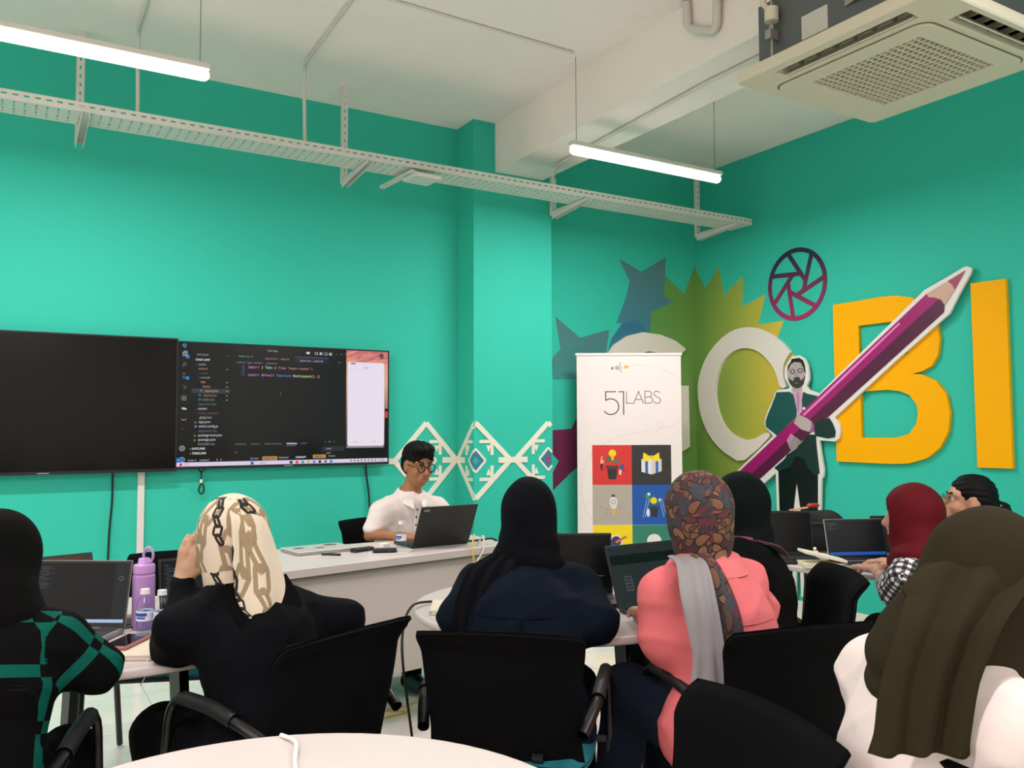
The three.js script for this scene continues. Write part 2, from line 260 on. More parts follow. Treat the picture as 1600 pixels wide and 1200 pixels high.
// ---------- wall print and letters ----------
const BR = new THREE.Matrix4().makeBasis(V(0, 0, 1), V(0, 1, 0), V(-1, 0, 0));
const onR = (g, x) => g.applyMatrix4(BR).translate(x, 0, 0);
function gradientUV(g, axis, a, b) { const p = g.attributes.position, uv = g.attributes.uv; for (let i = 0; i < p.count; i++) { const t = (p.getComponent(i, axis) - a) / (b - a); uv.setXY(i, t, 0.5); } return g; }
const gradTex = (stops) => cv(256, 8, (c) => { const g = c.createLinearGradient(0, 0, 256, 0); stops.forEach(([t, k]) => g.addColorStop(t, k)); c.fillStyle = g; c.fillRect(0, 0, 256, 8); });
const burst = gradTex([[0, '#58964e'], [0.45, '#6f9a45'], [0.75, '#abb041'], [1, '#e6bd38']]), mBurst = M('#ffffff', 0.55, { map: burst });
mesh('painted_sunburst', gradientUV(ext(TR.burstB.map(([x, y]) => [Math.min(x, XR), y]), 0.002), 0, 4.6, 6.5), mBurst, wallBack);
mesh('painted_sunburst', gradientUV(onR(ext(TR.burstR.map(([z, y]) => [Math.max(z, 0.002), y]), 0.002), XR), 2, -0.75, 1.1), mBurst, wallRight);
const mStar = M('#ffffff', 0.55, { map: gradTex([[0, '#3f8f8a'], [1, '#4d7a7c']]) });
mesh('painted_star', gradientUV(ext(TR.star1, 0.003), 1, 2.2, 2.9), M('#ffffff', 0.55, { map: gradTex([[0, '#3b7f98'], [1, '#557f80']]) }), wallBack);
mesh('painted_star', gradientUV(ext(TR.star2, 0.003), 1, 1.8, 2.3), mStar, wallBack);
mesh('painted_swirl', ext(TR.arc, 0.004), M('#2f7391', 0.55), wallBack);
mesh('painted_star', ext(TR.purple, 0.003), M('#6b1848', 0.55), wallBack);
const mLetterW = M('#e4ddd0', 0.5), mLetterY = M('#ffb400', 0.6, { specularIntensity: 0.3 });
tag(mesh('wall_letter', ext(TR.g, 0.028, [], 0.001).translate(0, 0, 0.004), mLetterW), 'white raised letter G on the back wall half behind the roll-up banner', 'letter');
tag(mesh('wall_letter', onR(ext(smoothPts(TR.o, 2), 0.028), XR - 0.002), mLetterW), 'white raised letter O on the green and yellow sunburst', 'letter');
tag(mesh('wall_letter', onR(ext(TR.b, 0.028, [TR.bh1, TR.bh2]), XR - 0.001), mLetterY), 'yellow raised letter B crossed by the big printed pencil', 'letter');
tag(mesh('wall_letter', onR(ext(TR.i, 0.028), XR - 0.001), mLetterY), 'yellow raised letter I at the end of the word, right of the B', 'letter');
{ // camera aperture emblem
  const cy = 2.552, cz = 1.151, R = 0.288, g = [], mA = M('#ffffff', 0.5, { map: gradTex([[0, '#b0245f'], [0.45, '#7b2550'], [0.8, '#33203c'], [1, '#211d33']]) });
  const ring = new THREE.Shape(); ring.absarc(0, 0, R, 0, Math.PI * 2, false); const h = new THREE.Path(); h.absarc(0, 0, R * 0.88, 0, Math.PI * 2, true); ring.holes.push(h);
  g.push(new THREE.ExtrudeGeometry(ring, { depth: 0.006, bevelEnabled: false, curveSegments: 48 }));
  const vt = (k) => { const a = -k * 2 * Math.PI / 7 + 1.95; return [Math.cos(a) * R * 0.31, Math.sin(a) * R * 0.31]; };
  for (let k = 0; k < 7; k++) {
    const p = vt(k + 1), q = vt(k), d = [q[0] - p[0], q[1] - p[1]], l = Math.hypot(...d), u = [d[0] / l, d[1] / l], b = p[0] * u[0] + p[1] * u[1], t = -b + Math.sqrt(b * b - (p[0] ** 2 + p[1] ** 2) + (R * 0.93) ** 2), w = 0.017, n = [-u[1] * w, u[0] * w], e = [p[0] + u[0] * t, p[1] + u[1] * t], s = [p[0] - u[0] * 0.01, p[1] - u[1] * 0.01];
    g.push(ext([[s[0] + n[0], s[1] + n[1]], [e[0] + n[0], e[1] + n[1]], [e[0] - n[0], e[1] - n[1]], [s[0] - n[0], s[1] - n[1]]], 0.0052 + k * 0.0001));
  }
  for (const q of g) onR(q.translate(cz, cy, 0), XR - 0.001);
  const e = mesh('aperture_emblem', g.map((q) => gradientUV(q.index ? q.toNonIndexed() : q, 1, cy - R, cy + R)), mA);
  tag(e, 'round purple aperture emblem with seven blades on the right wall', 'emblem');
}
{ // printed cut-out board of a man with a pencil
  const t = thing('cutout_board', 'flat printed cut-out of a man in a green suit hugging a giant purple pencil', 'cutout', [XR - 0.032, 0, 1.15]);
  const put = (name, pts, color, layer) => mesh(name, onR(ext(pts, layer ? 0.0012 : 0.02), layer ? -0.0199 - (layer - 1) * 0.0011 : 0).translate(0, 0, -1.15), M(color, layer ? 0.35 : 0.5), t);
  put('board', TR.board, '#e9e5dd', 0);
  put('printed_trousers', TR.m_trousers, '#0c0d0f', 1); put('printed_jacket', TR.m_jb, '#15302e', 2);
  put('printed_shirt', TR.m_shirt, '#d3a9c2', 1); put('printed_tie', TR.m_tie, '#b58ba8', 2);
  put('printed_jacket', TR.m_jl, '#1f5450', 2); put('printed_jacket', TR.m_jr, '#1d4a48', 2);
  put('printed_face', TR.m_face, '#b3a7a3', 2); put('printed_hair', TR.m_hair, '#1c1b1d', 3); put('printed_beard', TR.m_beard, '#3d3838', 3);
  const ringOf = (p) => { const c = p.reduce((a, q) => [a[0] + q[0] / p.length, a[1] + q[1] / p.length], [0, 0]); return p.map((q) => [c[0] + (q[0] - c[0]) * 0.72, c[1] + (q[1] - c[1]) * 0.72]); };
  for (const k of ['m_gl1', 'm_gl2']) mesh('printed_glasses', onR(ext(TR[k], 0.0012, [ringOf(TR[k])]), -0.0232).translate(0, 0, -1.15), M('#222', 0.4), t);
  put('printed_lips', [[1.16, 1.772], [1.19, 1.772], [1.186, 1.764], [1.164, 1.764]], '#8d7672', 4);
  put('printed_nose', [[1.17, 1.85], [1.182, 1.85], [1.19, 1.815], [1.164, 1.815]], '#a2948f', 3);
  put('printed_pencil', TR.m_pencil, '#a2166c', 3); put('pencil_facet', TR.m_pencil_dark, '#58193f', 4); put('pencil_stripe', TR.m_pencil_light, '#e887c6', 4);
  put('printed_wood', TR.m_wood, '#d0a795', 4); put('printed_tip', TR.m_tip, '#9c2c5a', 4);
  put('printed_jacket', TR.m_ja, '#16302f', 5); put('printed_cuff', TR.m_c1, '#a5578d', 5); put('printed_cuff', TR.m_c2, '#c88bb6', 5);
  put('printed_hand', TR.m_h1, '#bcaeab', 6); put('printed_hand', TR.m_h2, '#9c908d', 6); put('printed_badge', TR.m_badge, '#f2eef0', 5);
}
{ // white diamond frieze folded around the pillar
  const fr = thing('diamond_frieze', 'white diamond ornament running over the wall and around the pillar', 'wall ornament', [2.944, 0.9, 0]);
  const fold = (s, y, o) => (s < 2.944 ? [s, y, o] : s < 3.204 ? [2.944 - o, y, s - 2.944] : [s - 0.26, y, 0.26 + o]);
  function strip(name, a, b, w, mat, o = 0.006, wb = w) {
    const n = Math.max(2, Math.ceil(Math.hypot(b[0] - a[0], b[1] - a[1]) / 0.012)), pos = [], idx = [], l = Math.hypot(b[0] - a[0], b[1] - a[1]), nx = -(b[1] - a[1]) / l, ny = (b[0] - a[0]) / l;
    let rows = 0;
    for (let i = 0; i <= n; i++) {
      const t = i / n, s = a[0] + (b[0] - a[0]) * t, y = a[1] + (b[1] - a[1]) * t, h = (w + (wb - w) * t) / 2;
      if (s + Math.abs(nx) * h > 3.889) break;
      for (const [k, q] of [[-1, 0], [-1, o], [1, o], [1, 0]]) { const p = fold(s + nx * h * k, y + ny * h * k, q); pos.push(p[0] - 2.944, p[1] - 0.9, p[2]); }
      rows++;
    }
    if (rows < 2) return;
    for (let i = 0; i + 1 < rows; i++) for (let k = 0; k < 4; k++) { const p = i * 4 + k, q = i * 4 + (k + 1) % 4; idx.push(p, q, p + 4, q, q + 4, p + 4); }
    const e = (rows - 1) * 4; idx.push(0, 2, 1, 0, 3, 2, e, e + 1, e + 2, e, e + 2, e + 3);
    const g = new THREE.BufferGeometry(); g.setAttribute('position', new THREE.Float32BufferAttribute(pos, 3)); g.setAttribute('uv', new THREE.Float32BufferAttribute(new Float32Array(pos.length / 3 * 2), 2)); g.setIndex(idx);
    const gg = g.toNonIndexed(); gg.computeVertexNormals(); mesh(name, gg, mat, fr);
  }
  const cream = M('#efe9d8', 0.5), blue = M('#2f7f9c', 0.5), red = M('#a4415c', 0.5), cyn = M('#39a4a8', 0.5), Y = 1.19, H = 0.275;
  for (const [c, l, r, core] of [[2.685, 0.25, 0.25, blue], [3.218, 0.262, 0.295, cyn], [3.848, 0.295, 0.29, red]]) {
    for (const [dx, dy] of [[-l, H], [r, H], [-l, -H], [r, -H]]) {
      strip('diamond_edge', [c, Y + dy], [c + dx, Y], 0.036, cream, 0.006 + (dx > 0 ? 0.0003 : 0) + (dy > 0 ? 0.0006 : 0));
      const k = Math.abs(dx), sx = Math.sign(dx), sy = Math.sign(dy), cxx = c + sx * k * 0.46, cyy = Y + sy * H * 0.5;
      strip('bracket_arm', [cxx, cyy], [cxx - sx * k * 0.35, cyy], 0.024, cream, 0.0044); strip('bracket_arm', [cxx, cyy + sy * 0.01], [cxx, cyy - sy * H * 0.36], 0.024, cream, 0.005);
      strip('corner_triangle', [cxx - sx * 0.028, cyy - sy * 0.026 - sy * 0.003], [cxx - sx * 0.028, cyy - sy * 0.075], 0.04, cream, 0.0038, 0.004);
      strip('core_frame', [c, Y + sy * 0.085], [c + sx * 0.082, Y], 0.016, cream, 0.0055 + (sx > 0 ? 0.0002 : 0) + (sy > 0 ? 0.0004 : 0));
    }
    strip('core', [c - 0.066, Y], [c, Y], 0.002, blue, 0.003, 0.14); strip('core', [c, Y], [c + 0.066, Y], 0.14, blue, 0.003, 0.002);
    strip('core', [c - 0.028, Y], [c, Y], 0.002, core, 0.005, 0.06); strip('core', [c, Y], [c + 0.028, Y], 0.06, core, 0.005, 0.002);
  }
  for (const s of [2.33, 2.944, 3.534]) strip('link_bar', [s - 0.125, Y], [s + 0.125, Y], 0.042, cream, 0.008);
}
{ // cable trunking on the back wall and cables under the screens
  tag(mesh('cable_trunking', box(0.04, 1.17, 0.02, 0.752, 0.585, 0.01, 0.004), mMetalWhite), 'white vertical cable trunking on the wall below the screens', 'trunking');
  tag(mesh('cable', tube([[0.588, 1.2, 0.03], [0.59, 1.0, 0.02], [0.578, 0.8, 0.02], [0.57, 0.3, 0.02]], 0.006), mBlack), 'black cable hanging below the dark left screen', 'cable');
  tag(mesh('cable', tube([[2.2, 1.22, 0.04], [2.215, 1.1, 0.02], [2.235, 0.95, 0.02], [2.25, 0.4, 0.02]], 0.007), mBlack), 'black cable hanging below the right edge of the lit screen', 'cable');
  const k = thing('cable_loop', 'short black looped cable end with white clip under the lit screen', 'cable', [1.1, 1.17, 0.03]);
  mesh('wire', tube([[-0.04, 0.03, 0], [0, -0.02, 0], [0.002, -0.07, 0], [0.02, -0.12, 0], [0.01, -0.155, 0], [-0.012, -0.14, 0], [0, -0.085, 0]], 0.005), mBlack, k);
  mesh('wire', tube([[0.04, 0.03, 0], [0.004, -0.02, 0]], 0.004), mBlack, k); mesh('clip', box(0.016, 0.024, 0.012, 0.001, -0.075, 0, 0.003), mWhite, k);
}
// ---------- screens ----------
function tv(name, label, x, y, z, w, h, face) {
  const t = thing(name, label, 'screen', [x, y, z]);
  mesh('body', box(w - 0.06, h - 0.06, 0.03, 0, 0, -0.028), mBlack, t);
  mesh('bezel', ext([[-w / 2, -h / 2], [w / 2, -h / 2], [w / 2, h / 2], [-w / 2, h / 2]], 0.018, [[[-w / 2 + 0.009, -h / 2 + 0.018], [-w / 2 + 0.009, h / 2 - 0.009], [w / 2 - 0.009, h / 2 - 0.009], [w / 2 - 0.009, -h / 2 + 0.018]]]).translate(0, 0, -0.014), mBlack, t);
  mesh('display', new THREE.PlaneGeometry(w - 0.016, h - 0.024).translate(0, 0.004, 0.001), face, t);
  mesh('badge', box(0.06, 0.006, 0.002, 0, -h / 2 + 0.008, 0.0045), M('#8c8c90', 0.4), t);
  for (const s of [-1, 1]) mesh('wall_bracket', box(0.05, 0.4, z - 0.043, s * 0.3, 0, -0.043 - (z - 0.043) / 2), mDark, t);
}
tv('wall_screen', 'large dark switched-off screen on the left of the teal wall', 0.218, 1.578, 0.078, 1.45, 0.828, M('#040404', 0.2, { specularIntensity: 0.45 }));
const code = cv(1440, 810, (c, w, h) => {
  const T = (s, x, y, col, px = 15, f = 'sans-serif', wt = '') => { c.fillStyle = col; c.font = `${wt} ${px}px ${f}`; c.fillText(s, x, y); };
  c.fillStyle = '#1b1b1c'; c.fillRect(0, 0, w, h);
  c.fillStyle = '#181819'; c.fillRect(0, 0, 330, h);
  const px = (X) => (X - 65) / 1475 * w, py = (Y) => (Y - 85) / 860 * h;
  T('≡', 88, 26, '#bbb', 22); c.fillStyle = '#2f9bea'; c.beginPath(); c.moveTo(30, 16); c.lineTo(46, 6); c.lineTo(56, 12); c.lineTo(56, 30); c.lineTo(46, 36); c.closePath(); c.fill(); c.fillStyle = '#1b1b1c'; c.fillRect(42, 14, 8, 12);
  T('← →', 306, 26, '#bbb', 20); T('⌕ Chat App', 560, 36, '#d0d0d0', 17);
  for (let i = 0; i < 4; i++) { c.strokeStyle = '#ddd'; c.lineWidth = 3; c.strokeRect(900 + i * 34, 28, 18, 15); if (i % 2) { c.fillStyle = '#eee'; c.fillRect(900 + i * 34, 28, 8, 15); } }
  c.fillStyle = '#ddd'; c.beginPath(); c.ellipse(850, 34, 13, 9, 0, 0, 7); c.fill(); T('–  □  ×', 1050, 40, '#ddd', 18);
  c.lineWidth = 3; c.strokeStyle = '#d7d7d7'; c.strokeRect(36, 64, 20, 24); c.strokeRect(44, 56, 18, 24); c.fillStyle = '#2a86d8'; c.beginPath(); c.arc(66, 92, 12, 0, 7); c.arc(66, 232, 12, 0, 7); c.fill();
  c.strokeStyle = '#8d8d8d'; c.beginPath(); c.arc(48, 142, 9, 0, 7); c.moveTo(41, 150); c.lineTo(33, 160); c.stroke(); c.beginPath(); c.arc(44, 206, 6, 0, 7); c.stroke(); c.beginPath(); c.arc(44, 228, 6, 0, 7); c.stroke();
  c.beginPath(); c.moveTo(40, 280); c.lineTo(60, 292); c.lineTo(42, 304); c.stroke(); c.strokeRect(32, 350, 12, 12); c.strokeRect(48, 350, 12, 12); c.strokeRect(32, 366, 12, 12); c.strokeRect(48, 366, 12, 12);
  c.fillStyle = '#ccc'; c.beginPath(); c.ellipse(48, 432, 17, 7, 0.2, 0, 7); c.fill(); c.strokeStyle = '#ddd'; c.beginPath(); c.arc(48, 492, 15, 0.3, 2.8); c.stroke(); T('•••', 34, 568, '#999', 15);
  for (const yy of [690, 764]) { c.beginPath(); c.arc(40, yy, 16, 0, 7); c.stroke(); c.beginPath(); c.arc(40, yy, 7, 0, 7); c.stroke(); }
  T('EXPLORER', 120, 82, '#bdbdbd', 16); T('•••', 306, 82, '#aaa', 15);
  const rows = [['⌄ CHAT-APP', 100, '#eee', 1], ['› .qodo', 118, '#bbb'], ['⌄ mob-d', 118, '#d9a37a'], ['› .expo', 132, '#777'], ['› .vscode', 132, '#bbb'], ['⌄ app', 132, '#d9a37a'], ['⌄ (tabs)', 146, '#d9a37a'], ['_layout.tsx', 166, '#e0b090', 2], ['_layout.tsx', 158, '#d98a80'], ['index.tsx', 158, '#57c596'], ['› app-example', 126, '#888'], ['› assets', 126, '#eee'], ['› node_modules', 126, '#777'], ['.gitignore', 138, '#ccc'], ['app.json', 138, '#eee'], ['eslint.config.js', 138, '#eee'], ['expo-env.d.ts', 138, '#888'], ['package-lock.json', 136, '#eee'], ['package.json', 136, '#eee'], ['README.md', 134, '#aaa'], ['› OUTLINE', 88, '#eee', 1], ['› TIMELINE', 88, '#eee', 1]];
  rows.forEach(([s, x, col, f], i) => { const y = 116 + i * 29.2; if (f === 2) { c.fillStyle = '#3a3d42'; c.fillRect(92, y - 21, 240, 29); } T(s, x, y, col, 19, 'sans-serif', f === 1 ? 'bold' : ''); if ([2, 5, 6, 7, 8, 9].includes(i)) { c.fillStyle = '#c7b09a'; c.fillRect(306, y - 8, 12, 5); } if ([7, 8, 9].includes(i)) { c.strokeStyle = '#3fa7b8'; c.beginPath(); c.arc(x - 16, y - 7, 6, 0, 7); c.stroke(); } if ([14, 17, 18].includes(i)) T('{ }', x - 28, y, '#d8c24e', 15, 'sans-serif', 'bold'); if (i === 15) { c.fillStyle = '#8a62d8'; c.beginPath(); c.arc(x - 18, y - 6, 8, 0, 7); c.fill(); } });
  T('⚛ index.tsx  U', 370, 82, '#5fc79a', 18); T('⚛ _layout.tsx  …\\app M', 540, 90, '#cf9b80', 18); c.fillStyle = '#252a33'; c.fillRect(760, 66, 230, 36); T('⚛ _layout.tsx …(tabs) M ●', 774, 96, '#e0b59c', 18); c.fillStyle = '#2c7ad0'; c.fillRect(760, 64, 230, 3);
  T('mob-d > app > (tabs) > ⚛ _layout.tsx', 372, 122, '#aaa', 17); T('⇄  ▥  •••', 1030, 100, '#bbb', 18);
  const ln = (parts, y) => { let x = 444; for (const [s, k] of parts) { T(s, x, y, k, 21, 'monospace', 'bold'); x += c.measureText(s).width; } };
  ['1', '2', '3'].forEach((s, i) => T(s, 396, 154 + i * 26, '#777', 18, 'monospace')); c.fillStyle = '#3a77b8'; c.fillRect(414, 132, 4, 78);
  ln([['import ', '#c586c0'], ['{ ', '#ffd700'], ['Tabs ', '#9cdcfe'], ['} ', '#ffd700'], ['from ', '#c586c0'], ['"expo-router"', '#ce9178'], [';', '#ddd']], 154);
  ln([['export default ', '#c586c0'], ['function ', '#569cd6'], ['RootLayout', '#dcdcaa'], ['() ', '#ffd700'], ['{', '#da70d6'], ['|', '#ffd0a0']], 206);
  T('I', 660, 330, '#eee', 18, 'serif');
  ['PROBLEMS', 'OUTPUT', 'DEBUG CONSOLE', 'TERMINAL', 'PORTS'].forEach((s, i) => { T(s, [366, 472, 558, 706, 804][i], 672, i === 3 ? '#fff' : '#999', 15, 'sans-serif', i === 3 ? 'bold' : ''); }); c.fillStyle = '#3a8ee0'; c.fillRect(704, 680, 70, 3);
  T('+ ⌄ ••• ⛶ ×', 970, 664, '#ccc', 18); T('[>]', 366, 726, '#aaa', 15); T('▯', 366, 752, '#ddd', 20); c.fillStyle = '#2f333a'; c.fillRect(956, 690, 160, 34); T('▣ node', 972, 712, '#ccc', 16); T('▣ cmd', 972, 742, '#ccc', 16);
  c.fillStyle = '#0f1012'; c.fillRect(0, 762, 1110, 0); c.fillStyle = '#1479d8'; c.fillRect(0, 752, 46, 26); T('><', 10, 770, '#fff', 15); T('▭ mob-d  ⑂ master*  ↻   ⊗ 0 ⚠ 0', 64, 774, '#ddd', 17); T('● Go Live', 456, 770, '#ddd', 16); c.fillStyle = '#b98a55'; c.fillRect(546, 752, 100, 26); T('Codeo Gen', 552, 771, '#201408', 16); T('Windsurf ⟐', 656, 768, '#ddd', 16); T('CODEGPT', 770, 768, '#fff', 16, 'sans-serif', 'bold'); c.fillStyle = '#b98a55'; c.fillRect(890, 746, 92, 26); T('⊙ Sign in', 894, 765, '#201408', 16); T('✓ Prettier', 990, 763, '#ddd', 15);
  c.fillStyle = '#e4d6f0'; c.fillRect(0, 781, w, 29); c.fillStyle = '#d2384a'; c.beginPath(); c.ellipse(34, 796, 8, 11, 0.6, 0, 7); c.fill(); T('26°C', 56, 793, '#777', 11); T('Sunny', 56, 805, '#888', 11);
  c.fillStyle = '#1d6fd0'; c.fillRect(470, 786, 20, 20); T('⌕ Search', 520, 801, '#666', 14);
  ['#333', '#e04b4b', '#2aa3b5', '#e2b250', '#4b8fe0', '#20365a', '#777', '#2d8fd8'].forEach((k, i) => { c.fillStyle = k; c.fillRect(730 + i * 40, 787, 20, 18); });
  c.fillStyle = '#555'; for (let i = 0; i < 8; i++) c.fillRect(1160 + i * 26, 790, 10, 10); T('1:37 PM', 1372, 793, '#555', 11); T('6/29/2025', 1372, 805, '#555', 11);
  // wallpaper and phone emulator
  const g = c.createLinearGradient(0, 0, 0, 780); g.addColorStop(0, '#c96a78'); g.addColorStop(0.12, '#f0a184'); g.addColorStop(0.3, '#e8b29a'); g.addColorStop(1, '#2b2024'); c.fillStyle = g; c.fillRect(1126, 0, w - 1126, 781);
  for (let i = 0; i < 26; i++) { c.fillStyle = `rgba(${rnd() > 0.5 ? '150,70,95' : '255,190,150'},0.35)`; c.beginPath(); c.ellipse(rnd(1140, 1430), rnd(10, 90), rnd(20, 60), rnd(3, 8), -0.3, 0, 7); c.fill(); }
  c.fillStyle = '#15151a'; c.fillRect(1418, 420, 22, 360); c.fillStyle = '#e0443c'; c.fillRect(1416, 440, 24, 46); c.fillStyle = '#1a1418'; c.fillRect(1126, 700, 314, 80); c.fillStyle = '#9c8792'; c.fillRect(1130, 690, 280, 14);
  c.fillStyle = '#16161b'; c.beginPath(); c.arc(1390, 34, 17, 0, 7); c.fill(); c.strokeStyle = '#e8a28e'; c.lineWidth = 3; c.beginPath(); c.arc(1390, 34, 9, 0, 7); c.stroke();
  c.fillStyle = '#f3e9f7'; c.beginPath(); c.roundRect(1136, 86, 276, 604, 14); c.fill(); c.fillStyle = '#c2305f'; c.fillRect(1160, 92, 34, 9); T('Home', 1258, 128, '#333', 12); T('▾', 1190, 648, '#666', 12); T('▾', 1330, 648, '#666', 12); T('index', 1182, 664, '#888', 10); T('home', 1322, 664, '#888', 10); c.fillStyle = '#ddd3e6'; c.fillRect(1136, 138, 276, 2);
});
tv('wall_screen', 'lit wall screen showing a dark code editor and a white phone emulator', 1.648, 1.576, 0.06, 1.435, 0.806, new THREE.MeshPhysicalMaterial({ color: '#040404', roughness: 0.2, specularIntensity: 0.45, emissive: '#ffffff', emissiveMap: code, emissiveIntensity: 0.36 }));

// ---------- lamps ----------
LAMPS.forEach(([x, z, seen], i) => {
  const t = thing('linear_lamp', ['lit white linear lamp hanging at the top left of the room', 'lit white linear lamp hanging in front of the ceiling beam near the corner', 'lit linear lamp in the front row far to the left', 'lit linear lamp above the left tables', 'lit linear lamp above the right tables', 'lit linear lamp in the middle row far to the left', 'lit linear lamp at the rear left of the room', 'lit linear lamp at the rear right of the room'][i], 'lamp', [x, LAMP_Y, z], 0, 'linear ceiling lamps');
  mesh('housing', box(1.25, 0.028, 0.062, 0, 0.042, 0, 0.006), mMetalWhite, t);
  mesh('diffuser', new THREE.CapsuleGeometry(0.03, 1.19, 6, 14).rotateZ(Math.PI / 2).scale(1, 0.95, 1).translate(0, 0.004, 0), new THREE.MeshStandardMaterial({ color: '#ffffff', emissive: LAMP_COLOR, emissiveIntensity: LAMP_GLOW, roughness: 0.5 }), t);
  for (const s of [-1, 1]) mesh('suspension_wire', cyl(0.002, 0.002, CEIL - LAMP_Y - 0.056, s * 0.58, 0.056 + (CEIL - LAMP_Y - 0.056) / 2, 0, 6), M('#77746d', 0.5), t);
  const l = new THREE.RectAreaLight(LAMP_COLOR, LAMP_POWER, 1.22, 0.06); l.name = 'lamp_light'; l.position.set(0, -0.028, 0); l.rotation.x = -Math.PI / 2; l.castShadow = true; t.add(l);
});
// ---------- cable tray with hangers and conduits ----------
{
  const x0 = -0.75, x1 = 5.25, L = x1 - x0, t = thing('cable_tray', 'long white perforated cable tray hung along the teal wall', 'cable tray', [x0, 3.085, 0.685]);
  const seg = 0.2, rect = (x, y, w, h) => [[x, y], [x + w, y], [x + w, y + h], [x, y + h]];
  const lipS = ext(rect(0, 0, seg, 0.05), 0.002, [0, 1, 2, 3].map((k) => rect(0.012 + k * 0.05, 0.024, 0.026, 0.009).reverse()));
  const botS = ext(rect(0, 0, seg, 0.226), 0.002, [].concat(...[0, 1, 2, 3].map((k) => [0, 1, 2, 3].map((r) => rect(0.015 + k * 0.05, 0.02 + r * 0.05, 0.01, 0.036).reverse()))));
  const rep = (g, fn) => { const out = []; for (let k = 0; k < L / seg - 0.01; k++) out.push(fn(g.clone()).translate(k * seg, 0, 0)); return out; };
  mesh('front_lip', rep(lipS, (g) => g.translate(0, 0, 0.113)), mMetalWhite, t); mesh('rear_lip', rep(lipS, (g) => g.translate(0, 0, -0.115)), mMetalWhite, t);
  mesh('tray_bottom', rep(botS, (g) => g.rotateX(Math.PI / 2).translate(0, 0.002, -0.113)), mMetalWhite, t);
  for (const [x, lab] of [[0.345, 'slotted white hanger rail under the left lamp'], [1.92, 'slotted white hanger rail between the conduit and the wireless box'], [3.594, 'slotted white hanger rail beside the pillar'], [5.08, 'slotted white hanger rail nearest the corner']]) {
    const h = thing('tray_hanger', lab, 'hanger', [x, 3.05, 0.35], 0, 'cable tray hangers'), top = x > 3.1 && x < 3.6 ? 3.34 - 3.05 : CEIL - 3.05;
    const hs = []; for (let y = 0.03; y < top - 0.04; y += 0.05) hs.push(rect(-0.005, y, 0.01, 0.022).reverse());
    mesh('rail', [ext(rect(-0.021, 0, 0.042, top), 0.003, hs), box(0.003, top, 0.022, -0.0195, top / 2, -0.011), box(0.003, top, 0.022, 0.0195, top / 2, -0.011)], mMetalWhite, h);
    mesh('arm', [ext([[0.003, -0.03], [0.46, 0.012], [0.46, 0.034], [0.003, 0.034]], 0.003).rotateY(-Math.PI / 2).translate(0.02, 0, 0), ext([[0.003, -0.03], [0.46, 0.012], [0.46, 0.034], [0.003, 0.034]], 0.003).rotateY(-Math.PI / 2).translate(-0.017, 0, 0), box(0.04, 0.003, 0.455, 0, 0.0335, 0.232)], mMetalWhite, h);
  }
  const pipe = (n, lab, pts, r, m = mMetalWhite) => tag(mesh(n, path(pts, r), m), lab, 'conduit');
  pipe('conduit', 'thin white conduit dropping into the tray beside the left lamp', [[0.618, 3.2, 0.6], [0.618, 3.68, 0.55], [0.618, 3.698, 0.57], [0.6, 3.7, 3.2]], 0.011);
  pipe('conduit', 'thin white conduit bending from the ceiling into the tray above the screens', [[1.58, 3.2, 0.58], [1.575, 3.67, 0.56], [1.572, 3.698, 0.6], [1.548, 3.7, 1.46], [1.54, 3.7, 3.2]], 0.011);
  pipe('conduit', 'thin conduit running along the ceiling to the lamp wire by the beam', [[1.3, 3.7, 1.6], [2.93, 3.7, 1.56]], 0.007);
  pipe('conduit', 'white conduit bending out of the tray along the underside of the beam', [[3.4, 3.12, 0.66], [3.4, 3.24, 0.62], [3.4, 3.31, 0.66], [3.395, 3.326, 0.74], [3.3, 3.326, 2.3], [3.3, 3.326, 5.0]], 0.012);
  pipe('drain_pipe', 'thick white U-bent drain pipe on the side of the ceiling beam', [[3.1, 3.7, 2.37], [3.1, 3.57, 2.375], [3.1, 3.545, 2.4], [3.1, 3.46, 2.56], [3.1, 3.48, 2.59], [3.1, 3.62, 2.595], [3.1, 3.63, 2.62], [3.1, 3.57, 3.3]], 0.022);
  const ap = thing('wireless_box', 'flat white square wireless box fixed under the cable tray', 'access point', [2.29, 3.03, 0.77], 0.08);
  mesh('cover', box(0.19, 0.028, 0.19, 0, 0, 0, 0.012), mMetalWhite, ap); mesh('arm', box(0.03, 0.02, 0.44, -0.085, 0.025, -0.18), mMetalWhite, ap); mesh('antenna_lead', tube([[0, 0.01, -0.08], [-0.05, 0.13, -0.1], [-0.02, 0.11, -0.14]], 0.003), mDark, ap);
}
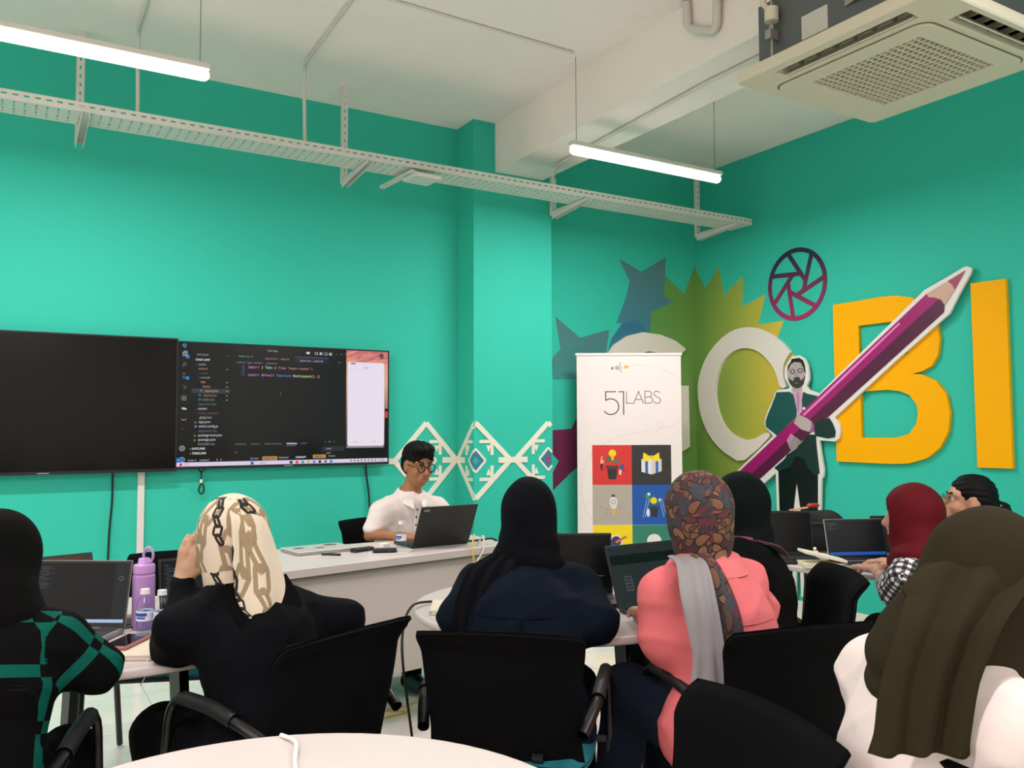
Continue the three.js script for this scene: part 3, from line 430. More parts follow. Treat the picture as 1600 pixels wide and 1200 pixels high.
{ // ceiling air conditioner
  const t = thing('air_conditioner', 'ceiling cassette air conditioner with square beige panel and grille', 'air conditioner', [3.25, 2.95, 3.505]);
  const q = (x, z) => [x - 3.25, z - 3.505], R = (a, b, c, d) => [q(a, c), q(b, c), q(b, d), q(a, d)], flat = (g, y) => g.rotateX(Math.PI / 2).translate(0, y, 0);
  const rr = (a, b, c, d, r) => { const p = []; for (const [x, z, s] of [[b - r, d - r, 0], [a + r, d - r, 1], [a + r, c + r, 2], [b - r, c + r, 3]]) for (let k = 0; k <= 6; k++) { const th = (s + k / 6) * Math.PI / 2; p.push(q(x + r * Math.cos(th), z + r * Math.sin(th))); } return p; };
  const slot1 = R(2.83, 2.915, 3.2, 3.82), slot2 = R(3.02, 3.62, 3.86, 3.95), gOpen = R(3.035, 3.55, 3.22, 3.74);
  mesh('panel', flat(ext(rr(2.77, 3.73, 3.025, 3.985, 0.03), 0.04, [slot1, slot2, gOpen], 0.006), 0.045), mCream, t);
  mesh('centre_panel', flat(ext(rr(2.945, 3.64, 3.09, 3.825, 0.06), 0.01, [gOpen], 0.002), 0.002), mCream, t);
  mesh('seam', flat(ext(rr(2.938, 3.647, 3.083, 3.832, 0.064), 0.004, [rr(2.949, 3.636, 3.094, 3.821, 0.058)]), 0.0015), M('#6f6a5c', 0.6), t);
  for (const [a, b, c, d, ax] of [[2.83, 2.915, 3.2, 3.82, 0], [3.02, 3.62, 3.86, 3.95, 1]]) {
    mesh('air_outlet', box(b - a, 0.01, d - c, (a + b) / 2 - 3.25, 0.05, (c + d) / 2 - 3.505), mDark, t);
    mesh('louver', (ax ? box(b - a - 0.02, 0.006, 0.034, 0, 0, 0).rotateX(0.9) : box(0.034, 0.006, d - c - 0.02, 0, 0, 0).rotateZ(0.9)).translate((a + b) / 2 - 3.25 + (ax ? 0 : 0.026), 0.012, (c + d) / 2 - 3.505 - (ax ? 0.012 : 0)), mCream, t);
    for (let k = 1; k < 7; k++) mesh('vane', ax ? box(0.003, 0.025, 0.07, a + (b - a) * k / 7 - 3.25, 0.03, (c + d) / 2 - 3.505) : box(0.07, 0.025, 0.003, (a + b) / 2 - 3.25, 0.03, c + (d - c) * k / 7 - 3.505), M('#8d8778', 0.5), t);
  }
  mesh('filter', box(0.515, 0.006, 0.52, 3.2925 - 3.25, 0.035, 3.48 - 3.505), M('#2c2a28', 0.9), t);
  const gr = []; for (let k = 0; k <= 17; k++) { gr.push(box(0.007, 0.008, 0.52, 3.035 + 0.515 * k / 17 - 3.25, 0.0, 3.48 - 3.505), box(0.515, 0.007, 0.008, 3.2925 - 3.25, 0.0, 3.22 + 0.52 * k / 17 - 3.505)); }
  const gm = mesh('grille', gr, mCream, t); gm.userData.kind = 'stuff';
  mesh('maker_mark', box(0.075, 0.001, 0.012, 3.29 - 3.25, -0.0088, 3.795 - 3.505), M('#8f8872', 0.5), t);
  mesh('body', box(0.82, 0.29, 0.8, 0, 0.19, 0), M('#63676a', 0.5, { metalness: 0.3 }), t);
  mesh('rating_label', box(0.002, 0.1, 0.13, -0.411, 0.14, -0.1), M('#cfcdc6', 0.5), t);
  mesh('insulation_foil', shell((u, v) => V(-0.415 - 0.02 * Math.sin(v * 3), 0.14 + 0.16 * u + 0.02 * v, 0.05 + 0.36 * v), 6, 10, 0.006), M('#a29f95', 0.35, { metalness: 0.4 }), t);
  mesh('duct_wrap', path([[-0.32, 0.355, -0.1], [-0.3, 0.36, 0.2], [-0.3, 0.36, 0.5], [-0.3, 0.36, 1.2]], 0.03), M('#d8cfa9', 0.6), t);
  for (const [x, z] of [[-0.44, -0.3], [0.44, -0.3], [-0.44, 0.3], [0.44, 0.3]]) { const h = (x > 0 ? 0.76 : 0.76); mesh('hanger_rod', [cyl(0.006, 0.006, h, x, h / 2, z, 8), box(0.05, 0.04, 0.03, x, 0.16, z), cyl(0.011, 0.011, 0.03, x, 0.19, z, 6)], M('#a5a49c', 0.35, { metalness: 0.6 }), t); }
  mesh('pipe_valve', [cyl(0.03, 0.03, 0.06, -0.44, 0.25, -0.3, 12), path([[-0.44, 0.26, -0.3], [-0.47, 0.3, -0.32], [-0.46, 0.38, -0.3]], 0.012)], mCream, t);
}
{ // roll-up banner
  const t = thing('rollup_banner', 'white roll-up banner with coloured squares standing in the corner', 'banner', [4.28, 0, 0.385], -31.05 * Math.PI / 180);
  const print = cv(850, 2000, (c) => {
    c.fillStyle = '#efe4e0'; c.fillRect(0, 0, 850, 2000);
    const ln = (pts, col, w, dash) => { c.strokeStyle = col; c.lineWidth = w; c.setLineDash(dash || []); c.beginPath(); pts.forEach((p, i) => (p.length === 2 ? (i ? c.lineTo(...p) : c.moveTo(...p)) : c.bezierCurveTo(...p))); c.stroke(); c.setLineDash([]); };
    const S = 850 / 733 * 733 / 555, X = (x) => (x - 66) * 850 / 555, Y = (y) => (y - 62) * 850 / 555;   // print laid out in banner units
    ln([[X(350), Y(118)], [X(430), Y(105), X(540), Y(125), X(618), Y(190)]], '#8c8680', 3, [3, 6]);
    ln([[X(620), Y(395)], [X(590), Y(450), X(540), Y(450), X(510), Y(450)], [X(480), Y(440), X(490), Y(412), X(515), Y(420)], [X(535), Y(445), X(500), Y(460), X(470), Y(465)], [X(330), Y(480), X(230), Y(500), X(150), Y(580)], [X(60), Y(680), X(70), Y(860), X(148), Y(942)]], '#8c8680', 3, [3, 6]);
    c.fillStyle = '#c9cdc4'; c.beginPath(); c.ellipse(X(288), Y(128), 36, 20, 0, 0, 7); c.fill(); c.fillStyle = '#26282c'; c.beginPath(); c.moveTo(X(248), Y(130)); c.lineTo(X(259), Y(121)); c.lineTo(X(259), Y(139)); c.fill(); c.fillStyle = '#e9b23a'; c.beginPath(); c.ellipse(X(330), Y(124), 20, 14, 0, 0, 7); c.fill(); c.fillStyle = '#aeb5ac'; c.beginPath(); c.moveTo(X(296), Y(95)); c.lineTo(X(305), Y(112)); c.lineTo(X(290), Y(112)); c.fill(); c.beginPath(); c.moveTo(X(304), Y(156)); c.lineTo(X(310), Y(142)); c.lineTo(X(295), Y(142)); c.fill(); ln([[X(288), Y(128)], [X(289), Y(128)]], '#fff', 1); c.strokeStyle = '#555'; c.lineWidth = 4; c.beginPath(); c.arc(X(282), Y(128), 11, 0, 7); c.stroke();
    const k = '#2a2625';
    ln([[X(275), Y(256)], [X(219), Y(256)], [X(219), Y(303)]], k, 8); c.strokeStyle = k; c.lineWidth = 8; c.beginPath(); c.arc(X(246), Y(336), 42 * 850 / 555, -2.25, 2.55); c.stroke();
    ln([[X(288), Y(256)], [X(314), Y(256)], [X(314), Y(380)]], k, 8);
    ln([[X(330), Y(254)], [X(330), Y(318)], [X(366), Y(318)]], k, 5); ln([[X(368), Y(320)], [X(394), Y(254)], [X(420), Y(320)]], k, 5); ln([[X(377), Y(298)], [X(411), Y(298)]], k, 5);
    ln([[X(428), Y(254)], [X(428), Y(318)], [X(450), Y(318)], [X(475), Y(318), X(475), Y(285), X(450), Y(285)], [X(428), Y(285)], [X(448), Y(285)], [X(468), Y(285), X(468), Y(254), X(448), Y(254)], [X(428), Y(254)]], k, 5);
    ln([[X(507), Y(262)], [X(498), Y(250), X(476), Y(252), X(476), Y(268)], [X(476), Y(286), X(510), Y(282), X(510), Y(302)], [X(510), Y(322), X(482), Y(324), X(474), Y(308)]], k, 5);
    const q = [['#d7322c', 145, 541], ['#2f2c2b', 354, 541], ['#b3aa9c', 145, 752], ['#0d55a8', 354, 752], ['#f5d90f', 145, 965], ['#2d8068', 354, 965], ['#0d8fb0', 145, 1177], ['#d7322c', 354, 1177]];
    for (const [col, x, y] of q) { c.fillStyle = col; c.fillRect(X(x), Y(y), 209 * 850 / 555, 212 * 850 / 555); }
    const poly = (pts, col) => { c.fillStyle = col; c.beginPath(); pts.forEach(([x, y], i) => (i ? c.lineTo(X(x), Y(y)) : c.moveTo(X(x), Y(y)))); c.fill(); }, dsk = (x, y, r, col, ry) => { c.fillStyle = col; c.beginPath(); c.ellipse(X(x), Y(y), r * 1.53, (ry || r) * 1.53, 0, 0, 7); c.fill(); };
    const pot = (x, y, s) => { poly([[x - 36 * s, y], [x + 36 * s, y], [x + 34 * s, y + 12 * s], [x - 34 * s, y + 12 * s]], '#3a3733'); poly([[x - 28 * s, y + 14 * s], [x + 28 * s, y + 14 * s], [x + 20 * s, y + 72 * s], [x - 20 * s, y + 72 * s]], '#2c2a28'); };
    dsk(235, 618, 18, '#4a6b4e', 14); dsk(272, 626, 18, '#55735a', 12); dsk(252, 585, 20, '#f7d117'); poly([[244, 600], [260, 600], [257, 622], [247, 622]], '#f1c40f'); pot(251, 651, 1);
    dsk(196, 606, 5, '#e8b79a'); poly([[189, 612], [208, 622], [202, 640], [187, 640]], '#f0a58c'); poly([[188, 640], [201, 640], [199, 668], [189, 668]], '#2a2322'); ln([[X(182), Y(671)], [X(210), Y(671)]], '#3a2222', 5); dsk(301, 636, 5, '#a85a4a'); poly([[296, 642], [312, 646], [312, 672], [290, 668]], '#3a4a9a'); poly([[288, 672], [300, 674], [296, 700], [286, 696]], '#f0dcd2'); ln([[X(300), Y(677)], [X(326), Y(677)]], '#3a2222', 5);
    poly([[405, 616], [458, 608], [512, 616], [512, 680], [458, 698], [405, 684]], '#e6e2db'); poly([[458, 608], [512, 616], [512, 680], [458, 698]], '#d2cec6'); poly([[425, 616], [440, 614], [440, 694], [425, 690]], '#1f63c0'); poly([[480, 612], [494, 614], [494, 686], [480, 691]], '#1f63c0'); poly([[458, 606], [416, 580], [412, 628], [440, 628]], '#f9d71c'); poly([[458, 606], [500, 580], [502, 628], [476, 628]], '#f9d71c'); dsk(458, 606, 10, '#e8c40f');
    dsk(255, 845, 20, '#ddd9d2', 36); poly([[240, 815], [255, 800], [270, 815]], '#3a3835'); dsk(255, 842, 11, '#6b6862'); dsk(255, 842, 8, '#e9e6df'); poly([[243, 884], [268, 884], [255, 916]], '#eeb11e'); for (let i = 0; i < 14; i++) dsk(rnd(175, 340), rnd(850, 920), 2, '#55504a');
    for (const [a, b] of [[420, 790], [505, 815], [460, 800], [480, 800], [440, 815]]) poly([[468, 860], [a, b + 25], [a + 12, b]], '#3f8f58'); dsk(468, 836, 17, '#f7d117'); pot(470, 866, 0.78); for (const [x, s] of [[432, -1], [500, 1]]) for (const o of [0, 12]) ln([[X(x + o), Y(830)], [X(x + o + s * 22), Y(925)]], '#d8dde6', 3); dsk(443, 802, 8, '#e6e9ee'); dsk(438, 900, 9, '#dfe3ea', 22); dsk(500, 832, 8, '#c9cfd8');
    dsk(268, 1050, 34, '#dfe4ea'); dsk(268, 1050, 26, '#253a5e'); poly([[262, 1050], [318, 1020], [325, 1030], [270, 1062]], '#e06a2a'); dsk(240, 1080, 20, '#1c5aa8'); dsk(468, 1048, 38, '#e9e5dc', 36); dsk(468, 1100, 30, '#f0c9a8');
  });
  mesh('fabric', box(0.83, 1.94, 0.003, 0, 1.03, 0), M('#f1e8e2', 0.6), t);
  mesh('print', new THREE.PlaneGeometry(0.83, 1.94).translate(0, 1.03, 0.0022), M('#ffffff', 0.55, { map: print }), t);
  mesh('top_rail', box(0.852, 0.022, 0.018, 0, 2.01, 0, 0.004), M('#e5e2dc', 0.35), t);
  mesh('base_cassette', box(0.86, 0.07, 0.11, 0, 0.05, -0.02, 0.01), M('#a9a9a6', 0.3, { metalness: 0.7 }), t);
  for (const s of [-1, 1]) mesh('base_foot', box(0.04, 0.015, 0.22, s * 0.3, 0.0075, 0), M('#8d8d8b', 0.35, { metalness: 0.6 }), t);
  mesh('rear_pole', cyl(0.009, 0.009, 1.93, 0, 1.045, -0.03, 10), M('#9a9a98', 0.3, { metalness: 0.7 }), t);
}
// ---------- chairs ----------
const mFab = M('#070708', 0.95, { specularIntensity: 0.2, bumpMap: bumpFine, bumpScale: 0.0008 }), mSeat = M('#0f6f7c', 0.9), mTube = M('#0a0a0b', 0.35);
const backSheet = shell((u, v) => {
  const s = u * 2 - 1, top = Math.max(0, (v - 0.8) / 0.2), w = 0.212 + 0.03 * v * v + 0.012 * Math.max(0, 0.25 - v) * 4 - 0.05 * Math.max(0, top - 0.55) ** 2;
  return V(s * w, 0.47 + 0.395 * v - 0.012 * s * s * top, -0.2 - 0.075 * v + 0.05 * s * s * (1 - 0.5 * top) - 0.035 * top * top + 0.02 * Math.sin(v * Math.PI) * -1);
}, 22, 26, 0.034);
const seatGeo = shell((u, v) => { const s = u * 2 - 1, t = v * 2 - 1, k = 1 - 0.1 * t * t * t * t; return V(s * 0.24 * k * (1 - 0.06 * s * s * t * t), 0.463 + 0.012 * (1 - s * s) - 0.03 * Math.max(0, t - 0.6) ** 2 * 4 - 0.008 * t, t * 0.235 * (1 - 0.07 * s * s)); }, 16, 16, 0.055);
const panGeo = box(0.43, 0.02, 0.42, 0, 0.425, 0, 0.008);
const sideTube = (s, arm) => [path(arm ? [[s * 0.27, 0.012, 0.27], [s * 0.268, 0.6, 0.19], [s * 0.267, 0.645, 0.17], [s * 0.265, 0.66, 0.13]] : [[s * 0.26, 0.012, 0.25], [s * 0.25, 0.42, 0.2]], 0.0135), path([[s * 0.262, 0.012, -0.3], [s * 0.25, 0.43, -0.16]], 0.0135)];
function chair(label, B, dir, o = {}) {
  const d = nrm([dir[0], 0, dir[1]]), t = thing('visitor_chair', label, 'chair', [B[0] + d[0] * 0.25, 0, B[1] + d[2] * 0.25], Math.atan2(d[0], d[2]), 'black conference chairs');
  mesh('backrest', backSheet, mFab, t); mesh('seat', seatGeo, mSeat, t); mesh('seat_pan', panGeo, mTube, t);
  for (const s of [-1, 1]) {
    const [f, r] = sideTube(s, !o.star);
    if (o.star) { mesh('arm_post', path([[s * 0.21, 0.43, 0], [s * 0.27, 0.45, 0], [s * 0.27, 0.62, 0]], 0.013), mTube, t); mesh('armrest', box(0.06, 0.025, 0.24, s * 0.27, 0.635, 0, 0.01), mTube, t); continue; }
    mesh('leg', f, mTube, t); mesh('leg', r, mTube, t);
    mesh('arm', tube([[s * 0.265, 0.66, 0.14], [s * 0.262, 0.655, 0.0], [s * 0.255, 0.632, -0.12], [s * 0.225, 0.58, -0.235]], 0.017, 20, 10).scale(1, 1, 1), mTube, t);
    mesh('arm_pad', tube([[s * 0.265, 0.664, 0.12], [s * 0.262, 0.66, 0.0], [s * 0.257, 0.64, -0.1]], 0.021, 14, 10), mDark, t);
    mesh('seat_bracket', bar([s * 0.2, 0.425, 0.19], [s * 0.258, 0.425, 0.2], 0.02), mTube, t); mesh('seat_bracket', bar([s * 0.2, 0.425, -0.15], [s * 0.252, 0.425, -0.16], 0.02), mTube, t);
  }
  for (const s of [-1, 1]) mesh('back_bracket', bar([s * 0.1, 0.43, -0.17], [s * 0.1, 0.52, -0.235], 0.03, 0.012), mTube, t);
  if (o.star) {
    mesh('gas_column', [cyl(0.028, 0.028, 0.25, 0, 0.3, 0), cyl(0.04, 0.05, 0.06, 0, 0.13, 0)], mTube, t);
    for (let k = 0; k < 5; k++) {
      const a = k * 2 * Math.PI / 5 + 0.31, x = Math.cos(a) * 0.28, z = Math.sin(a) * 0.28;
      mesh('base_spoke', bar([0, 0.12, 0], [x, 0.085, z], 0.045, 0.03), mTube, t);
      mesh('caster', [cyl(0.027, 0.027, 0.018, 0, 0, 0.014).rotateX(Math.PI / 2).translate(x, 0.028, z), cyl(0.027, 0.027, 0.018, 0, 0, -0.014).rotateX(Math.PI / 2).translate(x, 0.028, z), cyl(0.012, 0.012, 0.05, x, 0.06, z)], mBlack, t);
    }
  }
  return t;
}
chair('black conference chair at the bottom left under the woman in the green checked shirt', [-0.14, 3.41], [0.3, -0.95]);
chair('black conference chair whose tilted back stands behind the woman with the chain scarf', [0.85, 3.36], [-0.38, -0.92]);
chair('black conference chair seen square from behind, under the woman in navy', [1.205, 3.62], [0.66, -0.75]);
chair('black conference chair with teal seat holding the woman in the pink shirt', [1.97, 4.0], [0.22, -0.975]);
chair('empty black conference chair at the front table, its back running out at the bottom right', [1.29, 4.46], [-1, -0.17]);
chair('empty black conference chair with teal seat on the far side of the left table', [0.72, 1.58], [-0.37, 0.93]);
chair('black conference chair with rounded back beside the woman in the black hijab', [2.83, 3.45], [-0.86, -0.5]);
chair('black conference chair under the woman in the gingham shirt', [3.52, 3.86], [-0.25, -0.97]);
chair('black conference chair behind the woman in the olive hijab', [1.4, 4.93], [0.97, 0.2]);
chair('black swivel chair of the presenter behind the white desk', [2.03, 0.66], [0.02, 1], { star: 1 });
chair('black conference chair with teal seat at the right edge behind the white sleeve', [3.05, 4.45], [0.6, -0.8]);
chair('black conference chair of the woman with glasses', [4.17, 3.87], [-0.3, -0.95]);

// ---------- tables ----------
const mTop = M('#d8cec9', 0.3);
const topGeo = lathe([[0, -0.014], [0.572, -0.014], [0.58, -0.008], [0.58, 0.007], [0.576, 0.0125], [0.57, 0.014], [0, 0.014]], 72);
function roundTable(label, x, z, a0, half) {
  const t = thing('round_table', label, 'table', [x, 0, z], a0, 'white round tables');
  mesh('table_top', topGeo.clone().translate(0, 0.726, 0), mTop, t);
  for (let k = 0; k < 4; k++) { const a = k * Math.PI / 2, c = Math.cos(a), s = Math.sin(a); mesh('leg', bar([c * 0.36, 0.7, s * 0.36], [c * 0.43, 0.0, s * 0.43], 0.032, 0.06), mTube, t); }
  mesh('under_frame', [box(0.72, 0.03, 0.05, 0, 0.696, 0), box(0.05, 0.03, 0.72, 0, 0.696, 0)], mTube, t);
}
roundTable('white round table on the left with the lilac bottle', 0.38, 2.45, 0.35);
roundTable('white round table in the middle where the women in navy and pink sit', 1.9, 2.91, 0.25);
roundTable('white round table in the foreground with only a white cable on it', 0.376, 4.315, 0.6);
roundTable('white round table by the right wall with the black backpack', 3.95, 2.8, 0.1);
{ // presenter's desk
  const t = thing('presenter_desk', 'long white desk of the presenter with a plain front panel', 'desk', [1.7, 0, 1.5]), q = (x, z) => [x - 1.7, -(z - 1.5)];
  const flat = (p, h, y) => ext(p, h, [], 0.002).rotateX(-Math.PI / 2).translate(0, y, 0);
  mesh('desk_top', flat([q(0.92, 1.94), q(2.43, 1.665), q(2.41, 1.2), q(0.92, 1.2)], 0.034, 0.756), mTop, t);
  const pn = mesh('front_panel', flat([q(1.0, 1.85), q(2.36, 1.605), q(2.357, 1.585), q(0.997, 1.83)], 0.53, 0.21), M('#d9cfc8', 0.4), t);
  mesh('top_rail', flat([q(0.96, 1.9), q(2.39, 1.642), q(2.386, 1.62), q(0.956, 1.88)], 0.016, 0.74), M('#8f8983', 0.6), t);
  for (const [x, z0, z1] of [[0.97, 1.25, 1.85], [2.35, 1.25, 1.59]]) mesh('side_panel', box(0.025, 0.74, z1 - z0, x - 1.7, 0.37, (z0 + z1) / 2 - 1.5), M('#d9cfc8', 0.4), t);
  mesh('cable_hole', cyl(0.022, 0.022, 0.006, 0, 0, 0, 18).rotateX(Math.PI / 2).rotateY(0.18).translate(2.13 - 1.7, 0.625, 1.648 - 1.5), M('#3a2c22', 0.6), pn);
}
// ---------- laptops ----------
const keyTex = cv(512, 256, (c) => { c.fillStyle = '#101113'; c.fillRect(0, 0, 512, 256); for (let r = 0; r < 6; r++) for (let k = 0; k < 15; k++) { c.fillStyle = '#24262a'; c.fillRect(6 + k * 33.5, 6 + r * 41, 29, 35); } });
const scr = (draw) => new THREE.MeshPhysicalMaterial({ color: '#040405', roughness: 0.25, specularIntensity: 0.4, emissive: '#ffffff', emissiveIntensity: 0.32, emissiveMap: cv(640, 400, (c, w, h) => draw(c, w, h)) });
const codeScr = (bg, bar_, dens, extra) => scr((c, w, h) => {
  c.fillStyle = bg; c.fillRect(0, 0, w, h);
  const cols = ['#7aa0c8', '#9aa0a8', '#5a9a88', '#b08a70', '#70757c'];
  for (let i = 0; i < dens; i++) { c.fillStyle = cols[i % 5]; c.globalAlpha = 0.5; c.fillRect(16 + (i % 3) * 10, 26 + i * 11, rnd(20, 130), 4); }
  c.globalAlpha = 1; if (bar_) { c.fillStyle = bar_; c.fillRect(0, h - 22, w, 22); c.fillStyle = '#3a78c8'; for (let i = 0; i < 8; i++) c.fillRect(w * 0.35 + i * 22, h - 17, 12, 12); }
  if (extra) extra(c, w, h);
});
function laptop(label, hx, hy, hz, user, o) {
  const d = nrm([user[0], 0, user[1]]), w = o.w || 0.32, dp = o.d || 0.22, lh = o.lh || 0.212, t = thing('laptop', label, 'laptop', [hx, hy, hz], Math.atan2(d[0], d[2])), mb = M(o.body || '#1a1b1e', 0.4, { metalness: o.metal || 0.1 });
  mesh('base', box(w, 0.016, dp, 0, 0.009, dp / 2, 0.006), mb, t);
  mesh('keyboard', box(w - 0.03, 0.0012, dp * 0.52, 0, 0.0176, dp * 0.34), M('#ffffff', 0.6, { map: keyTex }), t);
  mesh('touchpad', box(0.1, 0.001, dp * 0.28, 0, 0.0175, dp * 0.79), M(o.pad || '#222326', 0.3), t);
  const lid = new THREE.Group(); lid.name = 'lid'; lid.position.set(0, 0.014, 0.002); lid.rotation.x = -(o.open || 20) * Math.PI / 180; t.add(lid);
  mesh('lid_shell', box(w, lh, 0.007, 0, lh / 2, -0.004, 0.003), mb, lid);
  mesh('screen_bezel', box(w - 0.004, lh - 0.004, 0.002, 0, lh / 2, 0.0005), M(o.bezel || '#0c0c0e', 0.4), lid);
  mesh('display', new THREE.PlaneGeometry(w - 0.016, lh - 0.028).translate(0, lh / 2 + 0.005, 0.0018), o.screen || M('#060607', 0.25), lid);
  if (o.badge) mesh('lid_badge', box(0.034, 0.012, 0.001, w / 2 - 0.035, lh - 0.02, -0.0078), M('#8a8c90', 0.3, { metalness: 0.7 }), lid);
  mesh('hinge', cyl(0.006, 0.006, w * 0.5, 0, 0, 0, 10).rotateZ(Math.PI / 2).translate(0, 0.013, 0.001), mb, t);
  return t;
}
const qrless = (c, w, h) => { c.fillStyle = '#26282c'; c.fillRect(w * 0.86, 0, w * 0.14, h - 22); c.strokeStyle = '#9a9a9a'; c.lineWidth = 3; c.beginPath(); c.arc(w * 0.93, h * 0.26, 14, 0, 7); c.stroke(); };
laptop('black laptop with dark code screen in front of the woman in the green checked shirt', 0.235, 0.741, 2.45, [-0.55, 0.835], { w: 0.335, lh: 0.225, open: 12, screen: codeScr('#17181b', '#bcd2f2', 14, qrless), body: '#8f8b88', bezel: '#141416', metal: 0.3, pad: '#9a9693' });
laptop('black laptop with dark code screen in front of the woman with the chain scarf', 0.66, 0.741, 2.47, [0.05, 1], { w: 0.33, open: 14, screen: codeScr('#121417', '#1a6fc4', 26) });
laptop('laptop with brown glowing screen behind the green checked woman', 0.2, 0.741, 2.02, [0.25, 1], { w: 0.3, lh: 0.2, open: 24, screen: scr((c, w, h) => { const g = c.createRadialGradient(w * 0.6, h * 0.55, 20, w * 0.6, h * 0.5, 360); g.addColorStop(0, '#8a5a45'); g.addColorStop(1, '#2a1f1c'); c.fillStyle = g; c.fillRect(0, 0, w, h); }) });
laptop('black laptop with nearly black screen in front of the woman in navy', 1.985, 0.741, 2.83, [-0.5, 0.866], { w: 0.36, lh: 0.24, open: 8, screen: codeScr('#08090a', '', 0, (c, w, h) => { c.fillStyle = '#2c8f86'; for (let i = 0; i < 3; i++) c.fillRect(w * 0.62, h * 0.76 + i * 16, rnd(60, 200), 4); }) });
laptop('dark grey convertible laptop under the hand of the woman in pink', 2.14, 0.741, 3.17, [0.02, 1], { w: 0.34, lh: 0.235, open: 20, screen: scr((c, w, h) => { c.fillStyle = '#2a2b2d'; c.fillRect(0, 0, w, h); c.fillStyle = '#0b0b0c'; c.fillRect(0, 60, w, 70); c.fillStyle = '#4a4c4f'; c.fillRect(96, 215, 74, 110); c.fillStyle = '#2a2b2d'; for (let i = 0; i < 4; i++) c.fillRect(104, 226 + i * 24, 58, 12); }), body: '#26282b' });
laptop('silver laptop with dark screen in front of the woman in the red hijab', 3.68, 0.741, 2.92, [-0.42, 0.9], { w: 0.31, open: 14, body: '#b9b9b8', metal: 0.6, pad: '#a5a5a5', screen: codeScr('#0d1117', '', 8, (c, w, h) => { c.fillStyle = '#1d5ab4'; c.fillRect(0, h - 60, w, 34); }) });
laptop('black laptop with dark screen beside the black hijab', 3.52, 0.741, 2.57, [-0.6, 0.8], { w: 0.33, lh: 0.23, open: 8, screen: codeScr('#0a0d0e', '', 0) });
laptop('open laptop with dark lid turned away behind the red hijab', 4.16, 0.741, 2.78, [0.5, -0.87], { w: 0.32, open: 22, body: '#0c1512' });
laptop('black laptop of the presenter seen from the back of its lid', 2.045, 0.792, 1.545, [-0.06, -1], { w: 0.345, lh: 0.235, open: 26, body: '#1f2022', badge: 1 });
{
  const t = thing('closed_laptop', 'closed silver laptop with dark stickers on the left of the white desk', 'laptop', [1.425, 0.792, 1.375], 0.12);
  mesh('base', box(0.32, 0.009, 0.22, 0, 0.0065, 0, 0.003), M('#b3b0ac', 0.35, { metalness: 0.5 }), t); mesh('lid', box(0.32, 0.008, 0.22, 0, 0.0165, 0, 0.003), M('#dcd8d4', 0.35, { metalness: 0.3 }), t);
  for (const [x, z, w] of [[-0.1, -0.02, 0.06], [0.0, 0.02, 0.05], [0.09, -0.05, 0.08]]) mesh('sticker', cyl(w / 2, w / 2, 0.0006, 0, 0, 0, 20).scale(1, 1, 0.6).translate(x, 0.0209, z), M('#55524f', 0.6), t);
  for (const s of [-1, 1]) mesh('rubber_foot', box(0.2, 0.002, 0.012, 0, 0.001, s * 0.09), mBlack, t);
}
// ---------- small things ----------
const mGlass = new THREE.MeshPhysicalMaterial({ color: '#f4f8fa', roughness: 0.05, transmission: 1, thickness: 0, ior: 1.35 });
function waterBottle(label, x, y, z, s = 1) {
  const t = thing('water_bottle', label, 'bottle', [x, y, z], rnd(0, 3), 'small water bottles');
  mesh('bottle_body', lathe([[0, 0.001], [0.024, 0.001], [0.027, 0.006], [0.0255, 0.02], [0.0272, 0.03], [0.0262, 0.045], [0.0262, 0.08], [0.0272, 0.095], [0.024, 0.108], [0.013, 0.124], [0.0125, 0.132], [0, 0.132]].map(([a, b]) => [a * s, b * s]), 28), mGlass, t);
  mesh('water', lathe([[0, 0.003], [0.023, 0.003], [0.0245, 0.02], [0.0245, 0.05], [0, 0.05]].map(([a, b]) => [a * s, b * s]), 24), new THREE.MeshPhysicalMaterial({ color: '#eef6fa', roughness: 0.03, transmission: 1, thickness: 0, ior: 1.33 }), t);
  mesh('label_band', new THREE.CylinderGeometry(0.0268 * s, 0.0268 * s, 0.032 * s, 28, 1, true).translate(0, 0.063 * s, 0), M('#ffffff', 0.4, { map: cv(256, 64, (c) => { c.fillStyle = '#e9eef4'; c.fillRect(0, 0, 256, 64); c.fillStyle = '#2c4fb0'; for (const x of [20, 150]) { c.fillRect(x, 12, 70, 22); c.fillRect(x + 12, 38, 50, 12); } c.fillStyle = '#c9d4ea'; c.fillRect(100, 10, 34, 44); }) }), t);
  mesh('cap', [cyl(0.0145 * s, 0.0145 * s, 0.016 * s, 0, 0.139 * s, 0, 24), cyl(0.0155 * s, 0.0155 * s, 0.003 * s, 0, 0.1325 * s, 0, 24)], M('#f2f1ee', 0.4), t);
}
waterBottle('small clear water bottle with blue label, left of two in front of the lilac flask', 0.428, 0.741, 2.6, 1.02);
waterBottle('small clear water bottle with blue label, right of two on the left table', 0.476, 0.741, 2.635, 1.0);
waterBottle('small clear water bottle on the white desk next to the presenter laptop', 1.812, 0.792, 1.55, 1.0);
{
  const t = thing('drinking_flask', 'tall lilac drinking flask with loop handle on the left table', 'flask', [0.437, 0.741, 2.5]), m = M('#b98acb', 0.35), m2 = M('#c596d6', 0.35);
  mesh('flask_body', lathe([[0, 0], [0.034, 0], [0.037, 0.004], [0.037, 0.175], [0.034, 0.188], [0, 0.188]], 36), m, t);
  mesh('lid', lathe([[0, 0.186], [0.035, 0.186], [0.036, 0.19], [0.036, 0.213], [0.032, 0.218], [0.02, 0.221], [0.018, 0.238], [0, 0.24]], 32), m2, t);
  mesh('loop_handle', new THREE.TorusGeometry(0.022, 0.0055, 10, 28).scale(0.75, 1.15, 1).rotateY(-0.55).translate(0.012, 0.248, 0.008), m2, t);
}
